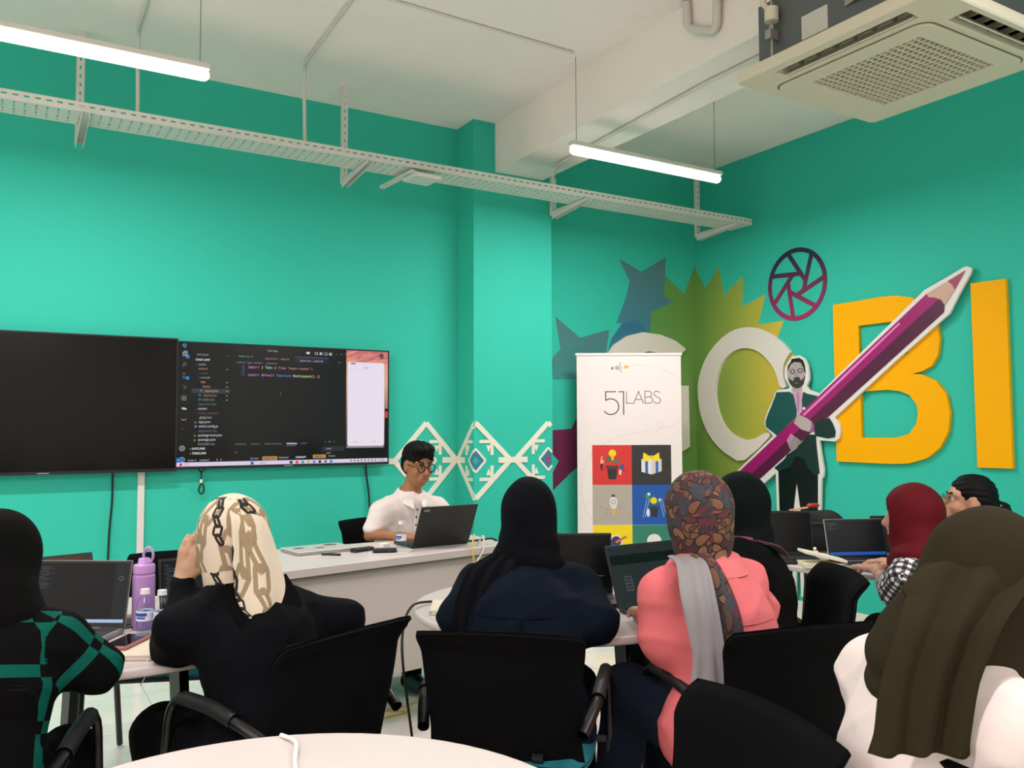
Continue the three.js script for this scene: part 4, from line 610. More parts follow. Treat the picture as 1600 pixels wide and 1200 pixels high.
{
  const nb = (name, label, x, y, z, yaw, w, d, h, col) => { const t = thing(name, label, 'notebook', [x, y, z], yaw); mesh('pages', box(w - 0.006, h - 0.004, d - 0.004, 0, h / 2, 0), M('#f3ead8', 0.8), t); mesh('cover', [box(w, 0.002, d, 0, h - 0.001, 0), box(w, 0.002, d, 0, 0.001, 0), box(0.002, h, d, -w / 2, h / 2, 0)], M(col, 0.6), t); return t; };
  const n1 = nb('notebook', 'cream notebook under the pink phone on the left table', 0.385, 0.741, 2.83, -0.5, 0.15, 0.21, 0.014, '#e8dcc4');
  mesh('ribbon_marker', tube([[0.06, 0.004, 0.1], [0.07, 0.002, 0.125], [0.072, -0.03, 0.14], [0.06, -0.06, 0.15]], 0.0016), mWhite, n1);
  const p = thing('phone', 'dark phone in a pink case lying on the cream notebook', 'phone', [0.355, 0.7565, 2.77], -0.62);
  mesh('case', box(0.078, 0.011, 0.16, 0, 0.0055, 0, 0.005), M('#c07a70', 0.4), p); mesh('glass', box(0.071, 0.001, 0.152, 0, 0.0113, 0), M('#141518', 0.08), p); mesh('port', box(0.012, 0.004, 0.002, 0, 0.005, 0.0795), mBlack, p);
  const ch = thing('charger', 'grey charger with curled cable behind the phone on the left table', 'charger', [0.4, 0.741, 2.41], 0.4);
  mesh('body', box(0.1, 0.03, 0.05, 0, 0.015, 0, 0.012), M('#7c7a77', 0.5), ch); mesh('cord', tube([[0.05, 0.015, 0], [0.09, 0.02, 0.03], [0.07, 0.012, 0.09], [-0.02, 0.01, 0.1], [-0.09, 0.008, 0.05], [-0.06, 0.01, -0.05], [0.05, 0.006, -0.1]], 0.004, 50), mBlack, ch);
  nb('notebook', 'cream notebook at the left elbow of the woman in navy', 1.475, 0.741, 2.79, -0.5, 0.15, 0.2, 0.016, '#e9dfc9');
  const on = thing('open_notebook', 'open cream notebook standing half open on the right table', 'notebook', [3.475, 0.741, 2.86], -0.55);
  mesh('lower_pages', box(0.2, 0.02, 0.14, 0, 0.01, 0), M('#efe4c8', 0.8), on); mesh('upper_pages', box(0.2, 0.012, 0.14, 0, 0, 0).rotateZ(-0.22).translate(0.005, 0.052, 0), M('#f3ead2', 0.8), on); mesh('charm', [sph(0.008, -0.03, 0.085, 0), box(0.03, 0.006, 0.006, -0.03, 0.072, 0)], mWhite, on);
  tag(mesh('folder', box(0.15, 0.012, 0.2, 0, 0, 0).rotateY(-0.3).translate(3.605, 0.747, 3.05), M('#2b3f9e', 0.5)), 'blue folder under the dark phone on the right table', 'folder');
  const p2 = thing('phone', 'dark phone on the blue folder beside the silver laptop', 'phone', [3.6, 0.7535, 3.06], -0.9); mesh('case', box(0.075, 0.009, 0.15, 0, 0.0045, 0, 0.004), mBlack, p2); mesh('glass', box(0.068, 0.001, 0.142, 0, 0.0093, 0), M('#0a0a0c', 0.1), p2);
  const bp = thing('backpack', 'black backpack lying on the right table below the printed man', 'backpack', [3.86, 0.741, 2.5], -0.55);
  const F = [cap([-0.12, 0.07, 0], [0.12, 0.075, 0], 0.085, 0.08), cap([-0.1, 0.15, -0.01], [0.08, 0.17, -0.01], 0.06, 0.055), cap([0.1, 0.14, 0.02], [0.16, 0.08, 0.02], 0.05, 0.05)];
  mesh('bag_body', surf(field(F, 0.06, [(x, y, z) => y - 0.004], (x, y, z) => 0.004 * Math.sin(x * 40 + y * 30) * Math.sin(z * 35)), bounds(F, 0.02), 0.01), M('#0d0d0e', 0.8), bp);
  mesh('zip', tube([[-0.15, 0.13, 0.075], [-0.05, 0.16, 0.085], [0.08, 0.15, 0.085], [0.15, 0.09, 0.08]], 0.004), M('#303033', 0.4), bp);
  mesh('key_ring', [new THREE.TorusGeometry(0.013, 0.0025, 8, 20).translate(-0.06, 0.09, 0.095), box(0.03, 0.008, 0.004, -0.085, 0.1, 0.093)], M('#c0b7a6', 0.25, { metalness: 0.9 }), bp);
  tag(mesh('computer_mouse', surf(field([cap([-0.02, 0, 0], [0.025, 0, 0], 0.022, 0.02, [0, 1, 0], 0.7)], 0.02, [(x, y) => y + 0.008]), bounds([cap([-0.02, 0, 0], [0.025, 0, 0], 0.03)], 0.005), 0.004).translate(3.895, 0.985, 2.47), M('#b3202c', 0.3)), 'small red mouse lying on top of the black backpack', 'mouse');
  tag(mesh('wooden_ruler', box(0.11, 0.006, 0.022).rotateY(-0.3).rotateZ(0.12).translate(3.79, 0.973, 2.46), M('#d99a78', 0.6)), 'short orange wooden strip on the black backpack', 'strip');
  tag(mesh('marker_pen', cyl(0.006, 0.006, 0.1, 0, 0, 0, 12).rotateZ(Math.PI / 2).rotateY(-0.75).translate(1.43, 0.798, 1.56), mDark), 'dark marker pen beside the closed silver laptop', 'pen');
  const rm = (label, x, z, yaw, w, d) => { const t = thing('power_bank', label, 'power bank', [x, 0.792, z], yaw); mesh('body', box(w, 0.02, d, 0, 0.01, 0, 0.006), M('#131314', 0.45), t); mesh('port', box(0.01, 0.006, 0.002, w * 0.2, 0.01, d / 2), M('#555', 0.4), t); return t; };
  rm('slim black power bank beside the presenter bottle', 1.615, 1.505, 0.35, 0.13, 0.045); rm('thick black power bank at the front of the white desk', 1.7, 1.6, -0.35, 0.12, 0.06);
  tag(mesh('usb_cable', tube([[1.74, 0.8, 1.57], [1.84, 0.797, 1.62], [1.78, 0.796, 1.69], [1.65, 0.796, 1.68], [1.6, 0.796, 1.62], [1.66, 0.798, 1.59]], 0.0025, 50), mWhite), 'thin white cable curled around the power bank on the desk', 'cable');
  const ad = thing('plug_adapter', 'small white plug adapter left of the desk bottle', 'adapter', [1.755, 0.792, 1.46], 0.2); mesh('body', box(0.055, 0.028, 0.035, 0, 0.014, 0, 0.006), mWhite, ad); mesh('socket_face', box(0.03, 0.014, 0.002, 0, 0.014, 0.018), M('#cfcac4', 0.5), ad);
  tag(mesh('network_cable', tube([[2.2, 0.8, 1.62], [2.17, 0.86, 1.69], [2.135, 0.8, 1.735], [2.14, 0.7, 1.74], [2.12, 0.66, 1.7], [2.13, 0.63, 1.655]], 0.0045, 50), M('#d8c04a', 0.5)), 'yellow network cable looping over the desk edge into the panel hole', 'cable');
  tag(mesh('network_cable', tube([[2.23, 0.8, 1.62], [2.22, 0.85, 1.7], [2.205, 0.78, 1.725], [2.16, 0.72, 1.735], [2.15, 0.65, 1.7], [2.135, 0.625, 1.65]], 0.0045, 50), M('#e9e2cf', 0.5)), 'pale network cable beside the yellow one over the desk edge', 'cable');
  tag(mesh('network_cable', tube([[1.98, 0.45, 1.6], [1.99, 0.3, 1.57], [1.95, 0.06, 1.55], [1.85, 0.006, 1.6], [1.7, 0.006, 1.62], [1.78, 0.006, 1.7], [1.6, 0.006, 1.72]], 0.004, 60), M('#d3b23a', 0.5)), 'yellow cable hanging under the desk and lying on the floor', 'cable');
  tag(mesh('power_cable', tube([[2.2, 0.8, 1.5], [2.3, 0.803, 1.52], [2.38, 0.805, 1.53], [2.44, 0.74, 1.54], [2.46, 0.5, 1.54]], 0.006), mBlack), 'black power cable leaving the presenter laptop to the right', 'cable');
  tag(mesh('power_cable', tube([[1.56, 0.747, 2.73], [1.45, 0.75, 2.66], [1.34, 0.75, 2.72], [1.27, 0.66, 2.8], [1.27, 0.3, 2.9], [1.28, 0.02, 2.95], [1.22, 0.006, 3.15]], 0.005, 50), mBlack), 'black power cable running off the middle table to the floor', 'cable');
  tag(mesh('charging_cable', tube([[0.55, 0.744, 3.78], [0.56, 0.75, 3.85], [0.53, 0.744, 3.95], [0.5, 0.744, 4.1], [0.52, 0.744, 4.3]], 0.005, 40), mWhite), 'white charging cable lying on the foreground table', 'cable');
}
// ---------- people ----------
const UP = [0, 1, 0];
function handPrims(w, dir, back, side, curl = 0.5, spread = 1) {   // palm, four fingers and a thumb that leaves the side of the palm
  const d = nrm(dir), n = nrm(sub(back, [d[0] * dot(back, d), d[1] * dot(back, d), d[2] * dot(back, d)])), l = crs(n, d).map((v) => v * side), P = [];
  const at = (f, s, u) => add(add(add(w, d, f), l, s), n, u);
  P.push(cap(at(0, -0.012, 0), at(0.078, -0.022, 0.002), 0.021, 0.021, n, 0.62), cap(at(0, 0.012, 0), at(0.078, 0.02, 0.002), 0.022, 0.02, n, 0.62), cap(at(-0.02, 0, 0), at(0.03, 0, 0), 0.026, 0.028, n, 0.7));
  const root = [[0.03, 0.082, 0.92], [0.011, 0.09, 1], [-0.01, 0.087, 0.95], [-0.029, 0.078, 0.76]];
  for (const [s, f, k] of root) {
    let p = at(f, s, 0.002), a = 0.25 * curl; const seg = [0.042 * k, 0.027 * k, 0.022 * k], sp = s * 0.8 * spread;
    seg.forEach((L, i) => { const q = add(add(add(p, d, L * Math.cos(a)), n, -L * Math.sin(a)), l, sp * L * 6); P.push(cap(p, q, 0.0088 - i * 0.0008, 0.0084 - i * 0.0009)); p = q; a += curl * (0.75 + 0.1 * i); });
  }
  let p = at(0.022, 0.026, -0.004); for (const [f, s, u, r] of [[0.03, 0.03, -0.012, 0.0115], [0.03, 0.012, -0.012, 0.0095], [0.022, 0.002, -0.008, 0.0085]]) { const q = add(add(add(p, d, f), l, s), n, u * curl); P.push(cap(p, q, r, r - 0.001)); p = q; }
  return P;
}
function headFrame(c, face, pitch) { const f0 = nrm([face[0], 0, face[1]]), R = nrm(crs(f0, UP)), F = nrm([f0[0] * Math.cos(pitch), Math.sin(pitch), f0[2] * Math.cos(pitch)]), U = crs(R, F); return { c, R, U, F, at: (x, y, z) => add(add(add(c, R, x), U, y), F, z) }; }
const skinMat = (c) => M(c, 0.55, { sheen: 0.2, sheenColor: new THREE.Color('#7a4030'), sheenRoughness: 0.6 });
function person(o) {
  const g = thing('person', o.label, 'person', [o.hip[0], 0, o.hip[2]], 0), B = [o.hip[0], 0, o.hip[2]];
  const put = (name, geo, mat, parent = g) => mesh(name, geo.translate(-B[0], 0, -B[2]), mat, parent);
  const D = nrm([o.dir[0], 0, o.dir[1]]), R = crs(D, UP), H = headFrame(o.head, o.face || o.dir, o.pitch || 0), S = o.size || 1;
  const neck = o.neck || add(add(o.head, UP, -0.155 * S), D, -0.03), chest = add(mix(o.hip, neck, 0.6), D, -0.02);
  const sw = (o.sw || 0.165) * S, shR = add(add(neck, R, sw), UP, -(o.drop ?? 0.075)), shL = add(add(neck, R, -sw), UP, -(o.drop ?? 0.075));
  const ik = (s, w, side, pole) => { const L1 = 0.28 * S, L2 = 0.25 * S, v = sub(w, s), d = Math.min(len(v), L1 + L2 - 0.005), u = nrm(v), a = (L1 * L1 - L2 * L2 + d * d) / (2 * d), h = Math.sqrt(Math.max(0, L1 * L1 - a * a)); let q = pole || add(add([0, -1, 0], R, side * 0.5), D, -0.3); q = sub(q, [u[0] * dot(q, u), u[1] * dot(q, u), u[2] * dot(q, u)]); return add(add(s, u, a), nrm(q), h); };
  const arms = [['R', shR, 1], ['L', shL, -1]].map(([k, s, side]) => { const w = o['wr' + k] || add(add(o.hip, D, 0.28), R, side * 0.1); return { k, s, side, w, e: o['el' + k] || ik(s, w, side) }; });
  const legs = [1, -1].map((side) => { const h = add(add(o.hip, R, side * 0.09), UP, -0.02), kn = (o.knee && o.knee[side]) || add(add(add(h, D, 0.42), R, side * (o.kneeOut ?? 0.05)), UP, 0.01), an = (o.ankle && o.ankle[side]) || [kn[0] + D[0] * 0.03, 0.1, kn[2] + D[2] * 0.03]; return { h, kn, an, toe: add([an[0], 0.045, an[2]], D, 0.13), side }; });
  // the body: one continuous surface
  const torso = (k) => [cap(add(o.hip, UP, 0.02), chest, 0.15 + k, 0.145 + k, D, 0.7), cap(chest, add(neck, UP, -0.07), 0.14 + k, 0.085 + k, D, 0.72), cap(add(neck, UP, -0.03), shL, 0.052 + k * 0.5, 0.043 + k * 0.4), cap(add(neck, UP, -0.03), shR, 0.052 + k * 0.5, 0.043 + k * 0.4), cap(add(o.hip, R, -0.06), add(o.hip, R, 0.06), 0.13 + k, 0.13 + k)];
  const armP = (k, f = 1) => [].concat(...arms.map(({ s, e, w }) => (f > 1 ? [cap(s, e, 0.043 + k * 0.4, 0.036 + k * 0.5), cap(e, mix(e, w, f - 1), 0.036 + k * 0.5, 0.036 - 0.009 * (f - 1) + k * (o.cuff || 0.45))] : [cap(s, mix(s, e, f), 0.045 + k * 0.5, 0.046 + k * 0.7)])));
  const legP = (k) => [].concat(...legs.map((l) => [cap(l.h, l.kn, 0.085 + k, 0.058 + k), cap(l.kn, [l.an[0], l.an[1] - 0.02, l.an[2]], 0.056 + k, 0.038 + k)]));
  const skinList = [...torso(-0.012), cap(neck, H.at(0, -0.04, -0.015), 0.058, 0.05), cap(add(neck, UP, -0.06), neck, 0.08, 0.06), ...armP(-0.006, 2), ...legP(-0.008), ...legs.map((l) => cap([l.an[0], 0.06, l.an[2]], l.toe, 0.034, 0.028))];
  const geos = [surf(field(skinList, 0.035), bounds(skinList, 0.02), 0.016)];
  const hl = [ell(H.at(0, 0.025, -0.012), [0.073, 0.098, 0.093], H.R, H.U, H.F), ell(H.at(0, -0.055, 0.022), [0.056, 0.062, 0.064], H.R, H.U, H.F), ell(H.at(0, -0.095, 0.05), [0.022, 0.018, 0.02], H.R, H.U, H.F), cap(H.at(0, 0.012, 0.083), H.at(0, -0.026, 0.106), 0.008, 0.012), cap(H.at(-0.011, -0.03, 0.09), H.at(0.011, -0.03, 0.09), 0.009), cap(H.at(-0.045, 0.032, 0.062), H.at(0.045, 0.032, 0.062), 0.014), cap(H.at(-0.016, -0.058, 0.083), H.at(0.016, -0.058, 0.083), 0.0085), cap(H.at(-0.014, -0.069, 0.081), H.at(0.014, -0.069, 0.081), 0.0085), ell(H.at(0.074, -0.008, -0.012), [0.01, 0.03, 0.018], H.R, H.U, H.F), ell(H.at(-0.074, -0.008, -0.012), [0.01, 0.03, 0.018], H.R, H.U, H.F), cap(H.at(0, -0.05, -0.015), neck, 0.05, 0.054), ell(H.at(0.04, -0.028, 0.06), [0.022, 0.022, 0.018], H.R, H.U, H.F), ell(H.at(-0.04, -0.028, 0.06), [0.022, 0.022, 0.018], H.R, H.U, H.F)];
  const hc = [ell(H.at(0.033, 0.008, 0.094), [0.018, 0.011, 0.014], H.R, H.U, H.F), ell(H.at(-0.033, 0.008, 0.094), [0.018, 0.011, 0.014], H.R, H.U, H.F), cap(H.at(-0.018, -0.0635, 0.094), H.at(0.018, -0.0635, 0.094), 0.0022)];
  const fh = o.bigFace ? 0.0035 : 0.006;
  geos.push(surf(field(hl, 0.022, hc), bounds(hl, 0.012), fh));
  for (const a of arms) { const hd = o['hand' + a.k]; if (hd === 0) continue; const h = hd || {}, fw = h.dir || nrm(sub(a.w, a.e)), P = handPrims(a.w, fw, h.back || UP, h.flip ? -1 * a.side : a.side, h.curl ?? 0.55, h.spread ?? 1); P.push(cap(mix(a.e, a.w, 0.8), a.w, 0.03, 0.026)); geos.push(surf(field(P, 0.011), bounds(P, 0.01), 0.0038)); }
  put('body', mergeGeometries(geos.map((q) => { q.deleteAttribute('uv'); return q; })), skinMat(o.skin || '#b98468'));
  // clothes
  const rdg = (a) => 1 - 2 * Math.abs(Math.sin(a)), wob = (amp) => (x, y, z) => { const p = (x - B[0]) * R[0] + (z - B[2]) * R[2], q = (x - B[0]) * D[0] + (z - B[2]) * D[2], w = 0.5 * Math.sin(7 * y + 5 * q); const v = (t) => Math.exp(-7 * Math.sin(t) ** 2) - 0.3, m1 = 0.5 + 0.5 * Math.sin(9 * p + 5 * y + 4 * q), m2 = 0.5 + 0.5 * Math.sin(7 * y - 8 * p + 1), m3 = 0.5 - 0.5 * Math.sin(9 * p + 5 * y);
    return -amp * (v(9 * p + 23 * y + w * 2) * m1 + v(25 * p - 7 * y + 6 * q + w) * m2 + v(19 * y - 15 * p + 12 * q) * m3); };
  const k = (o.loose ?? 0.02) - 0.008, tl = [...torso(k), ...armP(k * 0.9, o.sleeve ?? 1.92)];
  if (o.hem) tl.push(...legs.map((l) => cap(add(l.h, UP, 0.0), mix(l.h, l.kn, o.hem), 0.095 + k, 0.08 + k)));
  const cuts = [cap(neck, H.at(0, -0.05, 0), 0.058, 0.052), (x, y, z) => (y - neck[1] - 0.035)].map((q, i) => (i ? (x, y, z) => -(y - neck[1] - 0.035) : q));
  const topF = field(tl, 0.085, [cuts[0], (x, y, z) => neck[1] + 0.04 - y], wob(o.wrinkle ?? 0.006));
  const onCloth = (p, d, lift = 0) => { for (let t = 0.4; t > -0.1; t -= 0.002) { const q = add(p, d, t); if (topF(...q) < 0) return add(q, d, lift); } return p; };
  let tg = surf(topF, bounds(tl, 0.05), o.topCell || 0.011);
  if (o.topUV) {
    const fr = (q, oo, u) => { const Uv = nrm(u), Fv = nrm(sub(D, [Uv[0] * dot(D, Uv), Uv[1] * dot(D, Uv), Uv[2] * dot(D, Uv)])); return { q, o: oo, U: Uv, F: Fv, R: crs(Fv, Uv), cyl: o.topUV === 2 ? (q.ra > 0.1 ? 0.16 : 0.062) : 0 }; };
    tg = wrapUV(tg, [fr(cap(o.hip, neck, 0.16, 0.13, D, 0.7), o.hip, sub(neck, o.hip)), ...[].concat(...arms.map((a) => [fr(cap(mix(a.s, a.e, 0.3), a.e, 0.06), a.s, sub(a.e, a.s)), fr(cap(a.e, a.w, 0.06), a.s, sub(a.w, a.e))]))]);
  }
  put(o.topName || 'shirt', tg, o.top);
  const ll = [...legP(o.legLoose ?? 0.016), cap(add(o.hip, R, -0.07), add(o.hip, R, 0.07), 0.142, 0.142)];
  put(o.legName || 'trousers', surf(field(ll, 0.04, [], wob(0.004)), bounds(ll, 0.04), 0.014), o.bottom);
  for (const l of legs) { const P = [cap([l.an[0], 0.055, l.an[2]], add(l.toe, UP, 0.002), 0.05, 0.04), cap(add([l.an[0], 0.05, l.an[2]], D, -0.03), [l.an[0], 0.09, l.an[2]], 0.045, 0.045)]; put('shoe', surf(field(P, 0.03, [(x, y, z) => y - 0.002]), bounds(P, 0.01), 0.012), o.shoes || mBlack); }
  if (o.hijab) {
    const h = o.hijab, t = h.t ?? 0.016, L = [ell(H.at(0, 0.022, -0.014), [0.078 + t, 0.103 + t, 0.1 + t], H.R, H.U, H.F), ell(H.at(0, -0.06, 0.0), [0.068 + t, 0.07 + t, 0.078 + t], H.R, H.U, H.F), cap(H.at(0, -0.09, -0.01), add(neck, UP, -0.03), 0.056 + t, 0.078 + t)];
    if (h.shawl) L.push(cap(add(add(neck, R, -h.shawl * 0.9), UP, -0.02), add(add(neck, R, h.shawl * 0.9), UP, -0.02), 0.062 + t * 0.6), cap(add(add(neck, D, -0.02), UP, 0.02), add(add(neck, D, -0.05), UP, -(h.back || 0.12)), 0.11, 0.1, D, 0.75), cap(add(add(neck, D, 0.03), UP, 0.0), add(add(neck, D, 0.07), UP, -(h.front || 0.16)), 0.1, 0.09, D, 0.75));
    for (const e of h.extra || []) L.push(e);
    const fc = [ell(H.at(0, -0.012, 0.13), [0.056, 0.085, 0.085], H.R, H.U, H.F)];
    const folds = (x, y, z) => { const dx = x - neck[0], dz = z - neck[2], a = Math.atan2(dx * R[0] + dz * R[2], dx * D[0] + dz * D[2]), low = Math.min(1, Math.max(0, (o.head[1] - 0.03 - y) / 0.12)); return low * (h.fold ?? 0.0045) * (rdg(y * 42 + 1.6 * Math.sin(a + 0.6) + a * 0.5) + 0.5 * Math.sin(y * 70 - a * 3)) + 0.0012 * Math.sin(x * 40 + y * 33) * Math.sin(z * 37); };
    let hg = surf(field(L, h.k || 0.045, fc, folds), bounds(L, 0.04), h.cell || 0.0075);
    if (h.uv) hg = wrapUV(hg, [{ q: cap(H.c, H.c, 0.1), o: H.c, R: H.R, U: H.U, F: H.F }]);
    const hm = put(h.name || 'headscarf', hg, h.mat);
    for (const r of h.tails || []) put(r.name || 'scarf_tail', ribbon(r.rows, r.amp ?? 0.008, r.waves ?? 3, r.th ?? 0.008), r.mat || h.mat);
  }
  if (o.hair) { const { add: L, cut, mat, warp, name, cell } = o.hair(H); put(name || 'hair', surf(field(L, 0.02, cut, warp, 0.012), bounds(L, 0.012), cell || 0.0045), mat); }
  if (o.eyes) {
    const em = M('#ece6e0', 0.2), im = M('#1b1210', 0.15), bm = M('#120d0c', 0.8);
    for (const s of [-1, 1]) {
      const e = put('eye', sph(0.0115, ...H.at(s * 0.033, 0.008, 0.074)), em); put('iris', sph(0.0062, ...H.at(s * 0.033 + (o.gaze || 0), 0.006, 0.0815), 10), im);
      put('eyelid', tube([H.at(s * 0.019, 0.011, 0.085), H.at(s * 0.033, 0.018, 0.0855), H.at(s * 0.048, 0.011, 0.079)], 0.0022, 8, 6), im);
      put('eyebrow', tube([H.at(s * 0.014, 0.03, 0.0865), H.at(s * 0.034, 0.037, 0.082), H.at(s * 0.055, 0.03, 0.066)], 0.004, 10, 6), bm);
    }
    put('lips', tube([H.at(-0.022, -0.0635, 0.084), H.at(-0.008, -0.06, 0.0915), H.at(0.008, -0.06, 0.0915), H.at(0.022, -0.0635, 0.084)], 0.0042, 12, 6), M('#8f4b42', 0.5));
  }
  if (o.glasses) { const gm = o.glasses; for (const s of [-1, 1]) { const rr = new THREE.TorusGeometry(0.023, gm.r, 8, 28), mt = new THREE.Matrix4().makeBasis(A3(H.R), A3(H.U), A3(H.F)).setPosition(...H.at(s * 0.034, 0.004, 0.098)); put('glasses_rim', rr.applyMatrix4(mt), gm.mat); put('glasses_lens', new THREE.CircleGeometry(0.022, 24).applyMatrix4(mt), new THREE.MeshPhysicalMaterial({ color: '#ffffff', roughness: 0.02, transmission: 1, thickness: 0, ior: 1.2 })); put('glasses_temple', tube([H.at(s * 0.057, 0.008, 0.097), H.at(s * 0.074, 0.01, 0.06), H.at(s * 0.079, 0.008, -0.01)], gm.r, 10, 6), gm.mat); } put('glasses_bridge', tube([H.at(-0.011, 0.008, 0.098), H.at(0, 0.012, 0.101), H.at(0.011, 0.008, 0.098)], gm.r, 6, 6), gm.mat); }
  if (o.more) o.more(g, put, { onCloth, H, D, R, neck, chest, shR, shL, arms, legs });
  return g;
}
const cloth = (c, r = 0.9) => M(c, r, { specularIntensity: 0.25 });
const mNavy2 = cloth('#06070c'), mBlk = cloth('#060607'), mBlk2 = cloth('#060606');
const hairBlack = M('#070505', 0.65, { specularIntensity: 0.35 });
// presenter
person({
  label: 'seated young man in white polo shirt and round glasses behind the desk laptop', hip: [2.07, 0.5, 0.92], head: [2.115, 1.208, 1.1], neck: [2.1, 1.025, 1.02], dir: [0.05, 1], face: [0.1, 1], pitch: -0.2, size: 1.0, sw: 0.18, drop: 0.085,
  skin: '#a8714f', elR: [1.845, 0.815, 1.03], wrR: [1.975, 0.815, 1.27], elL: [2.37, 0.83, 1.08], wrL: [2.16, 0.822, 1.31], handR: { dir: [0.55, -0.1, 0.8], curl: 0.5 }, handL: { dir: [-0.5, -0.1, 0.85], curl: 0.5 },
  top: cloth('#efe4df'), sleeve: 0.74, loose: 0.026, topName: 'polo_shirt', bottom: mBlk, eyes: 1, bigFace: 1, glasses: { r: 0.0026, mat: M('#2a1712', 0.3) }, topCell: 0.009,
  hair: (H) => ({
    add: [ell(H.at(0, 0.055, -0.012), [0.088, 0.088, 0.108], H.R, H.U, H.F), ell(H.at(0.01, 0.105, 0.035), [0.078, 0.04, 0.066], H.R, H.U, H.F), ell(H.at(0, 0.0, -0.04), [0.083, 0.08, 0.078], H.R, H.U, H.F)],
    cut: [ell(H.at(0, -0.035, 0.12), [0.073, 0.105, 0.105], H.R, H.U, H.F), ell(H.at(0.08, -0.02, 0.03), [0.03, 0.055, 0.055], H.R, H.U, H.F), ell(H.at(-0.08, -0.02, 0.03), [0.03, 0.055, 0.055], H.R, H.U, H.F)],
    warp: (x, y, z) => 0.0025 * Math.sin(x * 160 + y * 60) * Math.sin(z * 130 + y * 90), mat: hairBlack
  }),
  more: (g, put, { onCloth, H, D, R, neck }) => {
    const mp = cloth('#f3eae6');
    for (const s of [-1, 1]) put('collar', shell((u, v) => { const a = u * 2.85, r = 0.068 + 0.03 * v + 0.008 * u * v; return A3(add(add(add(neck, R, Math.sin(a) * r * s), D, -Math.cos(a) * r + 0.012 * u), UP, 0.058 - 0.042 * v - 0.066 * u * u - 0.02 * u * u * v)); }, 20, 6, 0.006), mp);
    const f = (y, o_ = 0, lift = 0.001) => onCloth(add(add(neck, UP, -y), R, o_), D, lift);
    put('button_placket', tube([f(0.07), f(0.11), f(0.15), f(0.2)], 0.006, 16, 8), mp);
    for (const y of [0.075, 0.12, 0.165]) put('button', sph(0.006, ...f(y, 0, 0.007), 10), M('#141414', 0.4));
    put('chest_emblem', sph(0.012, ...f(0.13, -0.085, -0.004), 12), M('#6f6a50', 0.6));
    put('moustache', tube([H.at(-0.024, -0.051, 0.083), H.at(0, -0.046, 0.0925), H.at(0.024, -0.051, 0.083)], 0.0042, 12, 6), M('#3a2a22', 0.8));
  }
});
// woman in green checked shirt
const checkTex = cv(256, 256, (c) => { c.fillStyle = '#08090a'; c.fillRect(0, 0, 256, 256); c.fillStyle = '#08574a'; c.fillRect(100, 0, 58, 256); c.fillRect(0, 100, 256, 58); c.fillStyle = '#08090a'; c.fillRect(100, 100, 58, 58); }, 7.6, 7.6);
person({
  label: 'woman in black hijab and green and black checked shirt at the left edge', hip: [-0.07, 0.5, 3.24], head: [0.005, 1.07, 3.06], neck: [-0.015, 0.955, 3.12], dir: [0.3, -0.95], face: [0.75, -0.66], pitch: -0.25, skin: '#b98a6c', sw: 0.17,
  elR: [0.235, 0.79, 3.16], wrR: [0.17, 0.785, 2.86], elL: [-0.28, 0.79, 3.05], wrL: [0.02, 0.785, 2.8], handR: { curl: 0.5 }, top: M('#ffffff', 0.9, { map: checkTex, specularIntensity: 0.2 }), topUV: 2, topCell: 0.008, loose: 0.03, bottom: mBlk, hem: 0.35,
  hijab: { mat: mBlk2, shawl: 0.06, back: 0.08, t: 0.018 },
  more: (g, put, { H }) => { for (let i = 0; i < 3; i++) put('rhinestone', sph(0.0022, ...H.at(0.03 + i * 0.012, 0.115 - i * 0.006, -0.045), 6), M('#d8d8d8', 0.1, { metalness: 0.8 })); }
});
// woman with chain-print scarf
const chainDraw = (c, s) => {
  c.fillStyle = '#e2d2bb'; c.fillRect(0, 0, 512, 512);
  const link = (x, y, a, w, h, col, lw) => { c.save(); c.translate(x, y); c.rotate(a); c.strokeStyle = col; c.lineWidth = lw; c.beginPath(); c.roundRect(-w / 2, -h / 2, w, h, 14); c.stroke(); c.strokeStyle = 'rgba(70,55,35,0.5)'; c.lineWidth = 1.5; c.beginPath(); c.roundRect(-w / 2 - lw / 2, -h / 2 - lw / 2, w + lw, h + lw, 18); c.stroke(); c.restore(); };
  for (const [x0, y0, dx, dy] of [[40, -30, 22, 96], [400, -20, -12, 100], [250, 190, 44, 84]]) for (let i = 0; i < 7; i++) link(x0 + dx * i, y0 + dy * i, Math.atan2(dy, dx) + (i % 2 ? 0.35 : -0.25), i % 2 ? 128 : 104, i % 2 ? 40 : 72, '#9d8868', 25);
  for (let i = 0; i < 8; i++) link(232 - i * 7, -10 + i * 50, 1.45 + (i % 2 ? 0.6 : -0.15), i % 2 ? 62 : 52, i % 2 ? 22 : 46, '#15130f', 15);
};
const chainTex = cv(512, 512, chainDraw, 3.6, 3.6), chainTail = cv(512, 512, chainDraw, 0.62, 1.15); chainTex.offset.set(0.5, 0.3); chainTail.offset.set(0.42, 0);
